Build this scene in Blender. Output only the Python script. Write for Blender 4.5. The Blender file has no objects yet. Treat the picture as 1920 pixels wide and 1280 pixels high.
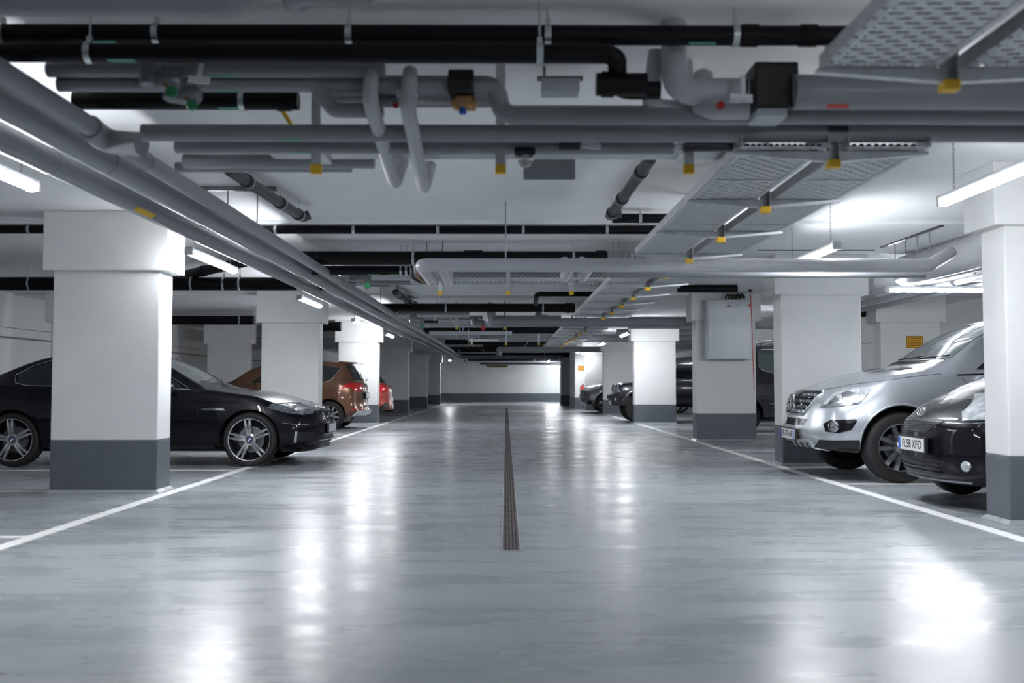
import bpy, bmesh, math, random
from mathutils import Vector, Matrix
from mathutils.bvhtree import BVHTree
random.seed(7)
PI = math.pi
SC = bpy.context.scene
COL = SC.collection
H = 1.035; F = 1810.0
CEIL = 2.70

# ------------------------------------------------------------------ camera
PITCH = math.atan(80 / F); YAW = math.atan(11 / F)
cam_data = bpy.data.cameras.new('camera')
cam_data.sensor_width = 36.0
cam_data.lens = F / 1920 * 36
cam_data.clip_start = 0.05
cam_data.clip_end = 300
cam_data.dof.use_dof = True
cam_data.dof.focus_distance = 13.0
cam_data.dof.aperture_fstop = 2.0
cam = bpy.data.objects.new('camera', cam_data)
COL.objects.link(cam)
cam.location = (0, 0, H)
cam.rotation_euler = (PI / 2 + PITCH, 0, -YAW)
SC.camera = cam
CM = cam.rotation_euler.to_matrix()

def ray(px, py):
    return CM @ Vector(((px - 960) / F, (640 - py) / F, -1.0))
def atZ(px, py, Z):            # point of the place at distance Z down the lane
    d = ray(px, py); return Vector((0, 0, H)) + d * (Z / d.y)
def ath(px, py, z):            # point at height z
    d = ray(px, py); return Vector((0, 0, H)) + d * ((z - H) / d.z)

def ceil_at(y):                # underside of the slab, lower in the strips beside the pillars
    k = (y - 9.75) % 7.9
    return CEIL - .035 if (y > 9.75 and k < 1.95) else CEIL

# ------------------------------------------------------------------ materials
def mat(name, col, rough=0.5, metal=0.0, coat=0.0, spec=0.5, noise=0.0, nscale=8.0, bump=0.0, bscale=60.0, emit=None, estr=0.0, trans=0.0):
    m = bpy.data.materials.new(name); m.use_nodes = True
    nt = m.node_tree; b = nt.nodes['Principled BSDF']
    b.inputs['Base Color'].default_value = (*col, 1)
    b.inputs['Roughness'].default_value = rough
    b.inputs['Metallic'].default_value = metal
    b.inputs['Coat Weight'].default_value = coat
    b.inputs['Coat Roughness'].default_value = 0.03
    b.inputs['Specular IOR Level'].default_value = spec
    b.inputs['Transmission Weight'].default_value = trans
    if emit:
        b.inputs['Emission Color'].default_value = (*emit, 1)
        b.inputs['Emission Strength'].default_value = estr
    if noise or bump:
        tc = nt.nodes.new('ShaderNodeTexCoord')
    if noise:
        n = nt.nodes.new('ShaderNodeTexNoise'); n.inputs['Scale'].default_value = nscale
        n.inputs['Detail'].default_value = 5
        nt.links.new(tc.outputs['Object'], n.inputs['Vector'])
        r = nt.nodes.new('ShaderNodeValToRGB')
        r.color_ramp.elements[0].position = 0.3; r.color_ramp.elements[1].position = 0.7
        r.color_ramp.elements[0].color = (*[c * (1 - noise) for c in col], 1)
        r.color_ramp.elements[1].color = (*[min(1, c * (1 + noise)) for c in col], 1)
        nt.links.new(n.outputs['Fac'], r.inputs['Fac'])
        nt.links.new(r.outputs['Color'], b.inputs['Base Color'])
    if bump:
        n2 = nt.nodes.new('ShaderNodeTexNoise'); n2.inputs['Scale'].default_value = bscale
        nt.links.new(tc.outputs['Object'], n2.inputs['Vector'])
        bp = nt.nodes.new('ShaderNodeBump'); bp.inputs['Strength'].default_value = bump
        bp.inputs['Distance'].default_value = 0.01
        nt.links.new(n2.outputs['Fac'], bp.inputs['Height'])
        nt.links.new(bp.outputs['Normal'], b.inputs['Normal'])
    return m

M = {}
M['plaster'] = mat('white_wall_paint', (0.73, 0.74, 0.735), 0.75, noise=0.03, nscale=2.5, bump=0.15, bscale=90)
M['ceiling'] = mat('ceiling_paint', (0.78, 0.795, 0.805), 0.8, noise=0.03, nscale=1.5, bump=0.15, bscale=70)
M['band'] = mat('grey_base_paint', (0.105, 0.118, 0.14), 0.45, noise=0.06, nscale=5, bump=0.15, bscale=80)
M['line'] = mat('white_line_paint', (0.80, 0.80, 0.79), 0.45, noise=0.05, nscale=30)
M['insul'] = mat('grey_pipe_jacket', (0.245, 0.257, 0.28), 0.38, noise=0.04, nscale=3)
M['insul_w'] = mat('white_pipe_jacket', (0.44, 0.45, 0.48), 0.36, noise=0.03, nscale=3)
M['blackpipe'] = mat('black_plastic_pipe', (0.003, 0.003, 0.004), 0.45, spec=0.2)
M['greypipe'] = mat('dark_grey_pipe', (0.035, 0.036, 0.042), 0.35)
M['rubber'] = mat('tyre_rubber', (0.012, 0.012, 0.013), 0.7, bump=0.2, bscale=120)
M['blk'] = mat('black_plastic', (0.01, 0.01, 0.011), 0.5)
M['gblk'] = mat('gloss_black_plastic', (0.006, 0.006, 0.008), 0.12)
M['steel'] = mat('galvanised_steel', (0.56, 0.58, 0.60), 0.38, metal=0.4, noise=0.12, nscale=14)
M['zinc'] = mat('zinc_clamp', (0.55, 0.60, 0.60), 0.3, metal=0.9)
M['dsteel'] = mat('dull_steel', (0.22, 0.23, 0.25), 0.45, metal=0.6)
M['yellow'] = mat('yellow_cap_plastic', (0.80, 0.48, 0.02), 0.5)
M['dyellow'] = mat('dirty_yellow_paint', (0.22, 0.17, 0.02), 0.6)
M['green'] = mat('green_plastic', (0.02, 0.22, 0.09), 0.5)
M['sticker'] = mat('green_pipe_sticker', (0.10, 0.38, 0.27), 0.5)
M['red'] = mat('red_plastic', (0.55, 0.02, 0.02), 0.4)
M['blue'] = mat('blue_plastic', (0.02, 0.10, 0.50), 0.4)
M['tag'] = mat('white_tag', (0.75, 0.76, 0.78), 0.5)
M['cabinet'] = mat('grey_cabinet_paint', (0.50, 0.54, 0.57), 0.32, noise=0.02, nscale=2)
M['orange'] = mat('orange_sign', (0.78, 0.38, 0.02), 0.45)
M['ink'] = mat('dark_sign_ink', (0.09, 0.035, 0.01), 0.6)
M['brass'] = mat('brass_fitting', (0.45, 0.25, 0.12), 0.4, metal=0.7)
M['chrome'] = mat('chrome', (0.75, 0.76, 0.78), 0.08, metal=1.0)
M['alu'] = mat('silver_alloy', (0.62, 0.63, 0.65), 0.22, metal=0.9)
M['gunalu'] = mat('dark_alloy', (0.10, 0.10, 0.115), 0.3, metal=0.8)
M['glass'] = mat('dark_window_glass', (0.012, 0.018, 0.02), 0.03, spec=0.7)
M['wind'] = mat('windscreen_glass', (0.10, 0.135, 0.135), 0.03, coat=1.0, spec=0.8)
M['lens'] = mat('headlamp_lens', (0.50, 0.53, 0.56), 0.10, coat=1.0, metal=0.35, noise=0.45, nscale=16)
M['lensd'] = mat('dark_headlamp_lens', (0.22, 0.24, 0.27), 0.08, coat=1.0, metal=0.5, noise=0.7, nscale=18)
M['redlens'] = mat('red_tail_lens', (0.50, 0.012, 0.015), 0.1, coat=1.0, noise=0.3, nscale=20)
M['plate'] = mat('number_plate_white', (0.78, 0.79, 0.78), 0.4)
M['p_black'] = mat('black_car_paint', (0.003, 0.003, 0.007), 0.35, coat=0.6, spec=0.1)
M['p_silver'] = mat('silver_car_paint', (0.50, 0.53, 0.57), 0.28, metal=0.65, coat=1.0)
M['p_bronze'] = mat('bronze_car_paint', (0.155, 0.068, 0.033), 0.3, metal=0.5, coat=1.0)
M['p_red'] = mat('orange_red_car_paint', (0.34, 0.026, 0.009), 0.3, metal=0.2, coat=1.0)
M['p_blue'] = mat('dark_blue_car_paint', (0.010, 0.010, 0.022), 0.3, coat=1.0)
M['p_grey'] = mat('grey_car_paint', (0.20, 0.20, 0.205), 0.3, metal=0.5, coat=1.0)
M['p_van'] = mat('dark_grey_van_paint', (0.035, 0.033, 0.045), 0.25, metal=0.4, coat=1.0)
M['lamp'] = mat('lamp_diffuser', (0.9, 0.9, 0.9), 0.4, emit=(0.93, 0.96, 1.0), estr=78.0)
M['housing'] = mat('lamp_housing', (0.55, 0.56, 0.58), 0.5)
M['rust'] = mat('drain_grate_steel', (0.14, 0.12, 0.12), 0.5, metal=0.5, noise=0.5, nscale=9)
M['drainhole'] = mat('drain_bottom', (0.01, 0.01, 0.01), 0.8)

# floor: painted glossy coating with wipes and scuffs
def floor_mat():
    m = bpy.data.materials.new('grey_floor_coating'); m.use_nodes = True
    nt = m.node_tree; N = nt.nodes; Lk = nt.links; b = N['Principled BSDF']
    tc = N.new('ShaderNodeTexCoord')
    def noise(scale, sx, sy, det=6, rot=0):
        mp = N.new('ShaderNodeMapping'); mp.inputs['Scale'].default_value = (sx, sy, 1)
        mp.inputs['Rotation'].default_value = (0, 0, rot)
        n = N.new('ShaderNodeTexNoise'); n.inputs['Scale'].default_value = scale; n.inputs['Detail'].default_value = det
        Lk.new(tc.outputs['Object'], mp.inputs['Vector']); Lk.new(mp.outputs['Vector'], n.inputs['Vector'])
        return n
    n1 = noise(1.3, 0.7, 1.6, 8, 0.15); n2 = noise(3.0, 0.35, 2.2, 6, -0.1); n3 = noise(30, 1, 1, 3)
    r = N.new('ShaderNodeValToRGB')
    r.color_ramp.elements[0].position = 0.30; r.color_ramp.elements[0].color = (0.245, 0.268, 0.288, 1)
    r.color_ramp.elements[1].position = 0.68; r.color_ramp.elements[1].color = (0.335, 0.358, 0.378, 1)
    mx = N.new('ShaderNodeMix'); mx.inputs['Factor'].default_value = 0.45
    Lk.new(n1.outputs['Fac'], mx.inputs['A']); Lk.new(n2.outputs['Fac'], mx.inputs['B'])
    Lk.new(mx.outputs['Result'], r.inputs['Fac']); Lk.new(r.outputs['Color'], b.inputs['Base Color'])
    mr = N.new('ShaderNodeMapRange'); mr.inputs['From Min'].default_value = 0.3; mr.inputs['From Max'].default_value = 0.7
    mr.inputs['To Min'].default_value = 0.19; mr.inputs['To Max'].default_value = 0.38
    Lk.new(mx.outputs['Result'], mr.inputs['Value']); Lk.new(mr.outputs['Result'], b.inputs['Roughness'])
    bp = N.new('ShaderNodeBump'); bp.inputs['Strength'].default_value = 0.14; bp.inputs['Distance'].default_value = 0.006
    n4 = noise(6, 0.5, 1.2, 4)
    Lk.new(n4.outputs['Fac'], bp.inputs['Height'])
    bp2 = N.new('ShaderNodeBump'); bp2.inputs['Strength'].default_value = 0.06; bp2.inputs['Distance'].default_value = 0.003
    Lk.new(n3.outputs['Fac'], bp2.inputs['Height']); Lk.new(bp.outputs['Normal'], bp2.inputs['Normal'])
    Lk.new(bp2.outputs['Normal'], b.inputs['Normal'])
    b.inputs['Specular IOR Level'].default_value = 0.55
    return m
M['floor'] = floor_mat()

# perforated galvanised sheet: staggered slots seen through
def perf_mat(name, a, c, fa=0.55, fc=0.30, ax=1):
    m = bpy.data.materials.new(name); m.use_nodes = True
    nt = m.node_tree; N = nt.nodes; Lk = nt.links; b = N['Principled BSDF']; out = N['Material Output']
    b.inputs['Base Color'].default_value = (0.60, 0.62, 0.65, 1); b.inputs['Metallic'].default_value = 0.3
    b.inputs['Roughness'].default_value = 0.42
    tc = N.new('ShaderNodeTexCoord'); sp = N.new('ShaderNodeSeparateXYZ'); Lk.new(tc.outputs['Object'], sp.inputs[0])
    def mth(op, x, y=None):
        n = N.new('ShaderNodeMath'); n.operation = op
        for i, v in enumerate((x, y)):
            if v is None: continue
            if isinstance(v, (int, float)): n.inputs[i].default_value = v
            else: Lk.new(v, n.inputs[i])
        return n.outputs[0]
    u = mth('DIVIDE', sp.outputs[0], a); v = mth('DIVIDE', sp.outputs[ax], c)
    row = mth('FLOOR', v); off = mth('MULTIPLY', mth('MODULO', row, 2.0), 0.5)
    fu = mth('FRACT', mth('ADD', u, off)); fv = mth('FRACT', v)
    hole = mth('MULTIPLY', mth('LESS_THAN', fu, fa), mth('LESS_THAN', fv, fc))
    tr = N.new('ShaderNodeBsdfTransparent'); mix = N.new('ShaderNodeMixShader')
    Lk.new(hole, mix.inputs[0]); Lk.new(b.outputs[0], mix.inputs[1]); Lk.new(tr.outputs[0], mix.inputs[2])
    Lk.new(mix.outputs[0], out.inputs[0])
    return m
M['perf'] = perf_mat('perforated_tray_sheet', 0.085, 0.04, 0.6, 0.38)
M['perfs'] = perf_mat('perforated_side_sheet', 0.055, 0.026, 0.55, 0.42, 2)
M['perfx'] = perf_mat('perforated_cross_tray_sheet', 0.05, 0.03, 0.5, 0.35)

# ------------------------------------------------------------------ mesh helpers
def finish(name, bm, m, parent=None, smooth=None, mats=None):
    me = bpy.data.meshes.new(name)
    bmesh.ops.recalc_face_normals(bm, faces=bm.faces)
    bm.to_mesh(me); bm.free()
    if mats:
        for x in mats: me.materials.append(x)
    else: me.materials.append(m)
    if smooth is not None:
        for p in me.polygons: p.use_smooth = True
        me.set_sharp_from_angle(angle=math.radians(smooth))
    o = bpy.data.objects.new(name, me); COL.objects.link(o)
    if parent: o.parent = parent
    return o
def tag(o, label=None, cat=None, group=None, kind=None):
    if label: o['label'] = label
    if cat: o['category'] = cat
    if group: o['group'] = group
    if kind: o['kind'] = kind
    return o
def thing(name, label, cat, loc=(0, 0, 0), rz=0, group=None):
    o = bpy.data.objects.new(name, None); COL.objects.link(o)
    o.location = loc; o.rotation_euler = (0, 0, rz); o.empty_display_size = 0.1
    return tag(o, label, cat, group)
def box(bm, x0, x1, y0, y1, z0, z1, mt=None, bev=0):
    vs = [bm.verts.new((x, y, z)) for x in (x0, x1) for y in (y0, y1) for z in (z0, z1)]
    fs = [bm.faces.new([vs[i] for i in q]) for q in ((0, 1, 3, 2), (4, 6, 7, 5), (0, 4, 5, 1), (2, 3, 7, 6), (0, 2, 6, 4), (1, 5, 7, 3))]
    if bev:
        es = list({e for f in fs for e in f.edges})
        bmesh.ops.bevel(bm, geom=es, offset=bev, segments=2, affect='EDGES', profile=0.6)
    return vs
def prism(bm, pts, axis, a, b_):      # polygon pts (2-D) pulled along axis from a to b_
    def mk(p, t):
        if axis == 'x': return (t, p[0], p[1])
        if axis == 'y': return (p[0], t, p[1])
        return (p[0], p[1], t)
    A = [bm.verts.new(mk(p, a)) for p in pts]; B = [bm.verts.new(mk(p, b_)) for p in pts]
    bm.faces.new(A); bm.faces.new(B[::-1]); n = len(pts)
    for i in range(n): bm.faces.new([A[i], A[(i + 1) % n], B[(i + 1) % n], B[i]])
def lathe(bm, prof, axis='z', seg=32, c=(0, 0, 0), cap=True):   # prof: (r, t)
    rings = []
    for r, t in prof:
        ring = []
        for k in range(seg):
            a = 2 * PI * k / seg; u, v = r * math.cos(a), r * math.sin(a)
            p = {'z': (u, v, t), 'y': (u, t, v), 'x': (t, u, v)}[axis]
            ring.append(bm.verts.new((c[0] + p[0], c[1] + p[1], c[2] + p[2])))
        rings.append(ring)
    for i in range(len(rings) - 1):
        for k in range(seg):
            bm.faces.new([rings[i][k], rings[i][(k + 1) % seg], rings[i + 1][(k + 1) % seg], rings[i + 1][k]])
    if cap:
        bm.faces.new(rings[0]); bm.faces.new(rings[-1][::-1])
    return rings
def fillet(path, R, n=7):
    path = [Vector(p) for p in path]
    if len(path) < 3 or R <= 0: return path
    out = [path[0]]
    for i in range(1, len(path) - 1):
        p, a, b = path[i], path[i - 1], path[i + 1]
        da, db = (a - p), (b - p); la, lb = da.length, db.length
        da.normalize(); db.normalize()
        ang = da.angle(db)
        if ang > PI - 0.05: out.append(p); continue
        t = min(R / math.tan(ang / 2), la * 0.49, lb * 0.49)
        for k in range(n + 1):
            s = k / n
            q0 = p + da * t; q1 = p + db * t
            out.append((q0 * (1 - s) ** 2) + (p * 2 * s * (1 - s)) + (q1 * s * s))
    out.append(path[-1])
    return out
def sweep(bm, path, r, seg=20, R=0, cap=True):
    pts = fillet(path, R)
    rs = r if isinstance(r, (list, tuple)) else None
    rings = []; up = None
    for i, p in enumerate(pts):
        if i == 0: t = pts[1] - pts[0]
        elif i == len(pts) - 1: t = pts[-1] - pts[-2]
        else: t = (pts[i + 1] - p).normalized() + (p - pts[i - 1]).normalized()
        t.normalize()
        if up is None:
            up = Vector((0, 0, 1)) if abs(t.z) < 0.9 else Vector((0, 1, 0))
        s = t.cross(up).normalized(); up = s.cross(t).normalized()
        rr = rs[i] if rs else r
        rings.append([bm.verts.new(p + (s * math.cos(2 * PI * k / seg) + up * math.sin(2 * PI * k / seg)) * rr) for k in range(seg)])
    for i in range(len(rings) - 1):
        for k in range(seg):
            bm.faces.new([rings[i][k], rings[i][(k + 1) % seg], rings[i + 1][(k + 1) % seg], rings[i + 1][k]])
    if cap:
        bm.faces.new(rings[0][::-1]); bm.faces.new(rings[-1])
def textmesh(name, s, size, m, parent, loc, rot, sx=1.0, depth=0.002, align='CENTER'):
    cu = bpy.data.curves.new(name, 'FONT'); cu.body = s; cu.size = size; cu.extrude = depth
    cu.align_x = align; cu.align_y = 'CENTER'; cu.offset = size * .012
    o = bpy.data.objects.new(name, cu); COL.objects.link(o)
    dg = bpy.context.evaluated_depsgraph_get()
    me = bpy.data.meshes.new_from_object(o.evaluated_get(dg))
    bpy.data.objects.remove(o); bpy.data.curves.remove(cu)
    me.transform(Matrix.Diagonal((sx, 1, 1, 1)))
    me.materials.clear(); me.materials.append(m)
    o = bpy.data.objects.new(name, me); COL.objects.link(o); o.parent = parent
    o.location = loc; o.rotation_euler = rot
    return o
def simple(name, bm, m, label, cat, group=None, smooth=None, kind=None):
    return tag(finish(name, bm, m, None, smooth), label, cat, group, kind)
# ================================================================== setting
XL, XR, YN, YF = -9.0, 9.0, -9.0, 57.0
b = bmesh.new(); box(b, XL, XR, YN, YF, -0.2, 0); o = simple('floor', b, M['floor'], None, None, kind='structure')
b = bmesh.new(); box(b, XL, XR, YN, YF, CEIL, CEIL + 0.25); simple('ceiling', b, M['ceiling'], None, None, kind='structure')
def wall(name, x0, x1, y0, y1):
    b = bmesh.new(); box(b, x0, x1, y0, y1, 0.5, CEIL); simple('wall_' + name, b, M['plaster'], None, None, kind='structure')
    b = bmesh.new(); e = 0.004
    box(b, x0 - e, x1 + e, y0 - e, y1 + e, 0, 0.5); simple('baseboard_' + name, b, M['band'], None, None, kind='structure')
wall('left', XL - 0.2, XL, YN - .2, YF); wall('right', XR, XR + 0.2, YN - .2, YF)
wall('far', XL - 0.2, XR + 0.2, YF, YF + 0.2); wall('near', XL - 0.2, XR + 0.2, YN - 0.4, YN - .2)
# slightly lowered ceiling strips beside each row of pillars
for k in range(6):
    b = bmesh.new(); y0 = 9.75 + 7.9 * k; box(b, XL, XR, y0, y0 + 1.95, CEIL - 0.035, CEIL)
    simple('trim_%d' % (k + 1), b, M['ceiling'], None, None, kind='structure')
# panel joints on the left wall
b = bmesh.new(); box(b, XL, XL + 0.006, YN, YF, 2.05, 2.062); simple('trim_7', b, M['dsteel'], None, None, kind='structure')
b = bmesh.new(); box(b, XR - 0.006, XR, YN, YF, 2.05, 2.062); simple('trim_8', b, M['dsteel'], None, None, kind='structure')
# far wall joints
b = bmesh.new()
for x in (-2.35, -0.9, 1.4): box(b, x, x + 0.008, YF - 0.004, YF, 0.5, CEIL)
simple('trim_9', b, M['cabinet'], None, None, kind='structure')

# ------------------------------------------------------------------ pillars
def pillar(x0, x1, y0, y1, capz, label, ov=0.09, cap=True, ovx=None):
    cx, cy = (x0 + x1) / 2, (y0 + y1) / 2
    t = thing('pillar', label, 'pillar', (cx, cy, 0), group=None)
    hx, hy = (x1 - x0) / 2, (y1 - y0) / 2
    b = bmesh.new(); box(b, -hx, hx, -hy, hy, 0.5, capz + 0.001 if cap else CEIL, bev=0.012); finish('shaft', b, M['plaster'], t)
    b = bmesh.new(); box(b, -hx - .002, hx + .002, -hy - .002, hy + .002, 0.0, 0.5, bev=0.012)
    finish('painted_base', b, M['band'], t)
    b = bmesh.new(); e = 0.035
    A = [(-hx - e, -hy - e), (hx + e, -hy - e), (hx + e, hy + e), (-hx - e, hy + e)]
    B = [(-hx, -hy), (hx, -hy), (hx, hy), (-hx, hy)]
    va = [b.verts.new((*p, 0.002)) for p in A]; vb = [b.verts.new((*p, 0.035)) for p in B]
    for i in range(4): b.faces.new([va[i], va[(i + 1) % 4], vb[(i + 1) % 4], vb[i]])
    b.faces.new(vb); b.faces.new(va[::-1])
    finish('floor_fillet', b, M['floor'], t)
    if cap:
        b = bmesh.new(); box(b, -hx - ov, hx + ov, -hy - 0.045, hy + 0.09, capz, CEIL, bev=0.012); finish('capital', b, M['plaster'], t)
    return t
LX = -3.33
for k, (n) in enumerate(['first wide white pillar left of the lane, nearest and partly hiding the black saloon',
          'white pillar left of the lane standing behind the bonnet of the black saloon',
          'white pillar left of the lane between the bronze car and the red car',
          'shaded white pillar left of the lane just beyond the red car',
          'fifth pillar on the left, dark grey side, beyond the red car',
          'sixth pillar of the left row, narrow in the distance',
          'last pillar of the left row, close to the far wall']):
    y = 9.27 + 7.9 * k
    pillar(LX - 1.02 if k else LX - 1.02, LX, y, y + 0.36, 2.125, n)
RP = [(3.72, 4.80, 7.15, 7.50, 2.22, 'nearest pillar on the right, cut by the frame, glaring white beside the black hatchback'),
      (3.53, 4.56, 12.35, 12.72, 2.18, 'white pillar right of the lane behind the silver four wheel drive'),
      (3.47, 4.56, 17.6, 17.98, 2.19, 'white pillar right of the lane carrying the grey electrical cabinet'),
      (3.36, 4.45, 25.3, 25.66, 2.16, 'glaring white pillar right of the lane in front of the dark off-roader'),
      (3.32, 4.40, 32.9, 33.26, 2.16, 'grey lit pillar right of the lane behind the dark off-roader nose'),
      (3.02, 4.10, 36.9, 37.25, 2.16, 'bright white pillar right of the lane above the small grey car')]
for a in RP: pillar(*a)
# wall-like pier with the sign and extinguisher, and a last dark pier
pillar(2.74, 3.85, 38.4, 41.6, 2.2, 'long pier on the right with an orange sign and red extinguisher', cap=False)
pillar(2.62, 3.6, 46.0, 47.0, 2.14, 'last dark pier on the right beside the far wall')
# second row
for y, n in ((17.0, 'back-row pillar on the right with the orange sign, seen over the silver bonnet'),
             (25.5, 'back-row pillar on the right behind the dark van')):
    pillar(6.62, 7.68, y, y + 0.36, 2.13, n)
for y, n in ((17.2, 'back-row pillar on the left hidden behind the first pillar'),
             (26.2, 'grey back-row pillar on the left above the black saloon roof'),
             (34.0, 'back-row pillar on the left in the gap beside the second pillar')):
    pillar(-8.1, -6.98, y, y + 0.36, 2.13, n)

# ------------------------------------------------------------------ floor lines
def line(x0, y0, x1, y1, w, label, nm='floor_marking'):
    d = Vector((x1 - x0, y1 - y0)); d.normalize(); n = Vector((-d.y, d.x)) * w / 2
    b = bmesh.new(); prism(b, [(x0 + n.x, y0 + n.y), (x1 + n.x, y1 + n.y), (x1 - n.x, y1 - n.y), (x0 - n.x, y0 - n.y)], 'z', 0.0003, 0.0030 if abs(y1 - y0) > 1 else 0.0022)
    simple(nm, b, M['line'], label, 'floor line')
line(-3.21, -6, -3.19, 50, 0.11, 'long white line along the left edge of the lane')
line(3.44, -6, 3.44, 36, 0.11, 'long white line along the right edge of the lane')
ord_ = ['first', 'second', 'third', 'fourth', 'fifth', 'sixth', 'seventh', 'eighth', 'ninth', 'tenth', 'eleventh', 'twelfth']
for i, y in enumerate((6.62, 9.42, 11.72, 14.5, 17.3, 19.9, 22.2, 25.1)):
    x1 = -3.2 if i not in (1, 4, 7) else -4.37
    line(-8.4, y, x1, y, 0.08, ord_[i] + ' white bay line from the camera on the left side')
for i, y in enumerate((5.0, 7.4, 10.05, 12.45, 15.1, 17.7, 20.2, 23.0, 25.5)):
    x0 = 3.44 if i in (2, 4, 6, 7, 0) else 4.7
    line(x0, y, 8.4, y, 0.08, ord_[i] + ' white bay line from the camera on the right side')
line(1.95, 54.5, 2.25, 51.5, 0.12, 'short white stroke on the floor near the far wall')

# ------------------------------------------------------------------ drain
p0 = ath(958.5, 1033, 0); p1 = ath(949.5, 757, 0)
t = thing('drain_channel', 'long rusty slotted drain grate down the middle of the lane', 'drain', (p0.x, p0.y, 0))
ang = math.atan2(-(p1.x - p0.x), p1.y - p0.y); Ld = 36.0
t.rotation_euler = (0, 0, ang)
b = bmesh.new()
for x in (-0.062, 0.054): box(b, x, x + 0.008, 0, Ld, 0.0005, 0.006)
box(b, -0.062, 0.062, 0, 0.006, 0.0005, 0.006)
finish('edge_frame', b, M['steel'], t)
b = bmesh.new(); box(b, -0.054, 0.054, 0.006, Ld, 0.0004, 0.0012); finish('channel_bottom', b, M['drainhole'], t)
b = bmesh.new()
for k in range(5):
    x = -0.054 + k * 0.0235; box(b, x, x + 0.014, 0.006, Ld, 0.0012, 0.0052)
y = 0.006
while y < 12:
    box(b, -0.054, 0.054, y, y + 0.022, 0.0014, 0.0048); y += 0.075
b2 = b
finish('slotted_grate', b2, M['rust'], t)

# ------------------------------------------------------------------ lamps
def lamp(x, y, z, label, along='y', L=1.5, grp=None):
    t = thing('tube_lamp', label, 'lamp', (x, y + (L / 2 if along == 'y' else 0), z), 0 if along == 'y' else PI / 2)
    h = L / 2
    b = bmesh.new()
    box(b, -0.036, 0.036, -h, h, 0.012, 0.046, bev=0.008); finish('housing', b, M['housing'], t)
    b = bmesh.new(); prof = [(0.038 * math.cos(a), 0.014 + 0.038 * math.sin(a) * 1.1) for a in [PI + PI * i / 10 for i in range(11)]]
    prism(b, prof, 'y', -h + 0.02, h - 0.02); finish('diffuser', b, M['lamp'], t, smooth=50)
    for s in (-1, 1):
        b = bmesh.new(); box(b, -0.038, 0.038, s * h - 0.02, s * h + 0.02, -0.026, 0.048, bev=0.008); finish('end_cap', b, M['housing'], t)
    for s in (-1, 1):
        b = bmesh.new(); yy = s * (h - 0.16); z0 = 0.046; CL = ceil_at(y); n = int((CL - z - z0) / 0.028); dz = (CL - z - z0) / n
        for k in range(n):
            zz = z0 + dz * (k + 0.5); q = 0.007
            loop = [Vector((q * math.cos(a) if k % 2 else 0, yy + (0 if k % 2 else q * math.cos(a)), zz + dz * 0.62 * math.sin(a))) for a in [2 * PI * i / 8 for i in range(9)]]
            sweep(b, loop, 0.0016, seg=5, cap=False)
        finish('chain', b, M['dsteel'], t, smooth=60)
    return t
zl = H + 1.225
for i, (y, w) in enumerate(((4.5, 'nearest visible, cut by the left frame edge'),
        (8.95, 'hanging beside the first pillar'), (13.75, 'hanging before the second pillar'), (18.6, 'close in front of the third pillar'),
        (23.6, 'hanging just past the third pillar'), (49.3, 'tiny and far away near the far wall'))):
    lamp(-2.95, y, zl, 'glowing tube lamp left of the lane, ' + w)
for i, (y, w) in enumerate(((-5.2, 'behind the camera, second back'), (-0.6, 'beside the camera'), (4.95, 'nearest visible, cut by the right frame edge'),
        (8.55, 'above the silver car, on chains'), (23.2, 'in front of the glaring pillar'), (28.7, 'beyond the glaring pillar'),
        (36.2, 'small, before the orange sign'), (51.0, 'far away, close to the far wall'))):
    lamp({51.0: 2.3, 36.2: 2.78}.get(y, 2.95), y, zl, 'glowing tube lamp right of the lane, ' + w)
lamp(5.72, 12.5, H + 1.225, 'glowing tube lamp set crosswise above the silver car roof', 'x')
lamp(6.2, 27.0, H + 1.225, 'glowing tube lamp set crosswise in the back bays on the right', 'x')
lamp(6.4, 20.9, H + 1.3, 'glowing tube lamp set crosswise above the dark van', 'x')

lamp(3.1, 55.2, H + 1.0, 'tiny glowing tube lamp set crosswise at the right of the far wall', 'x')
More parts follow.
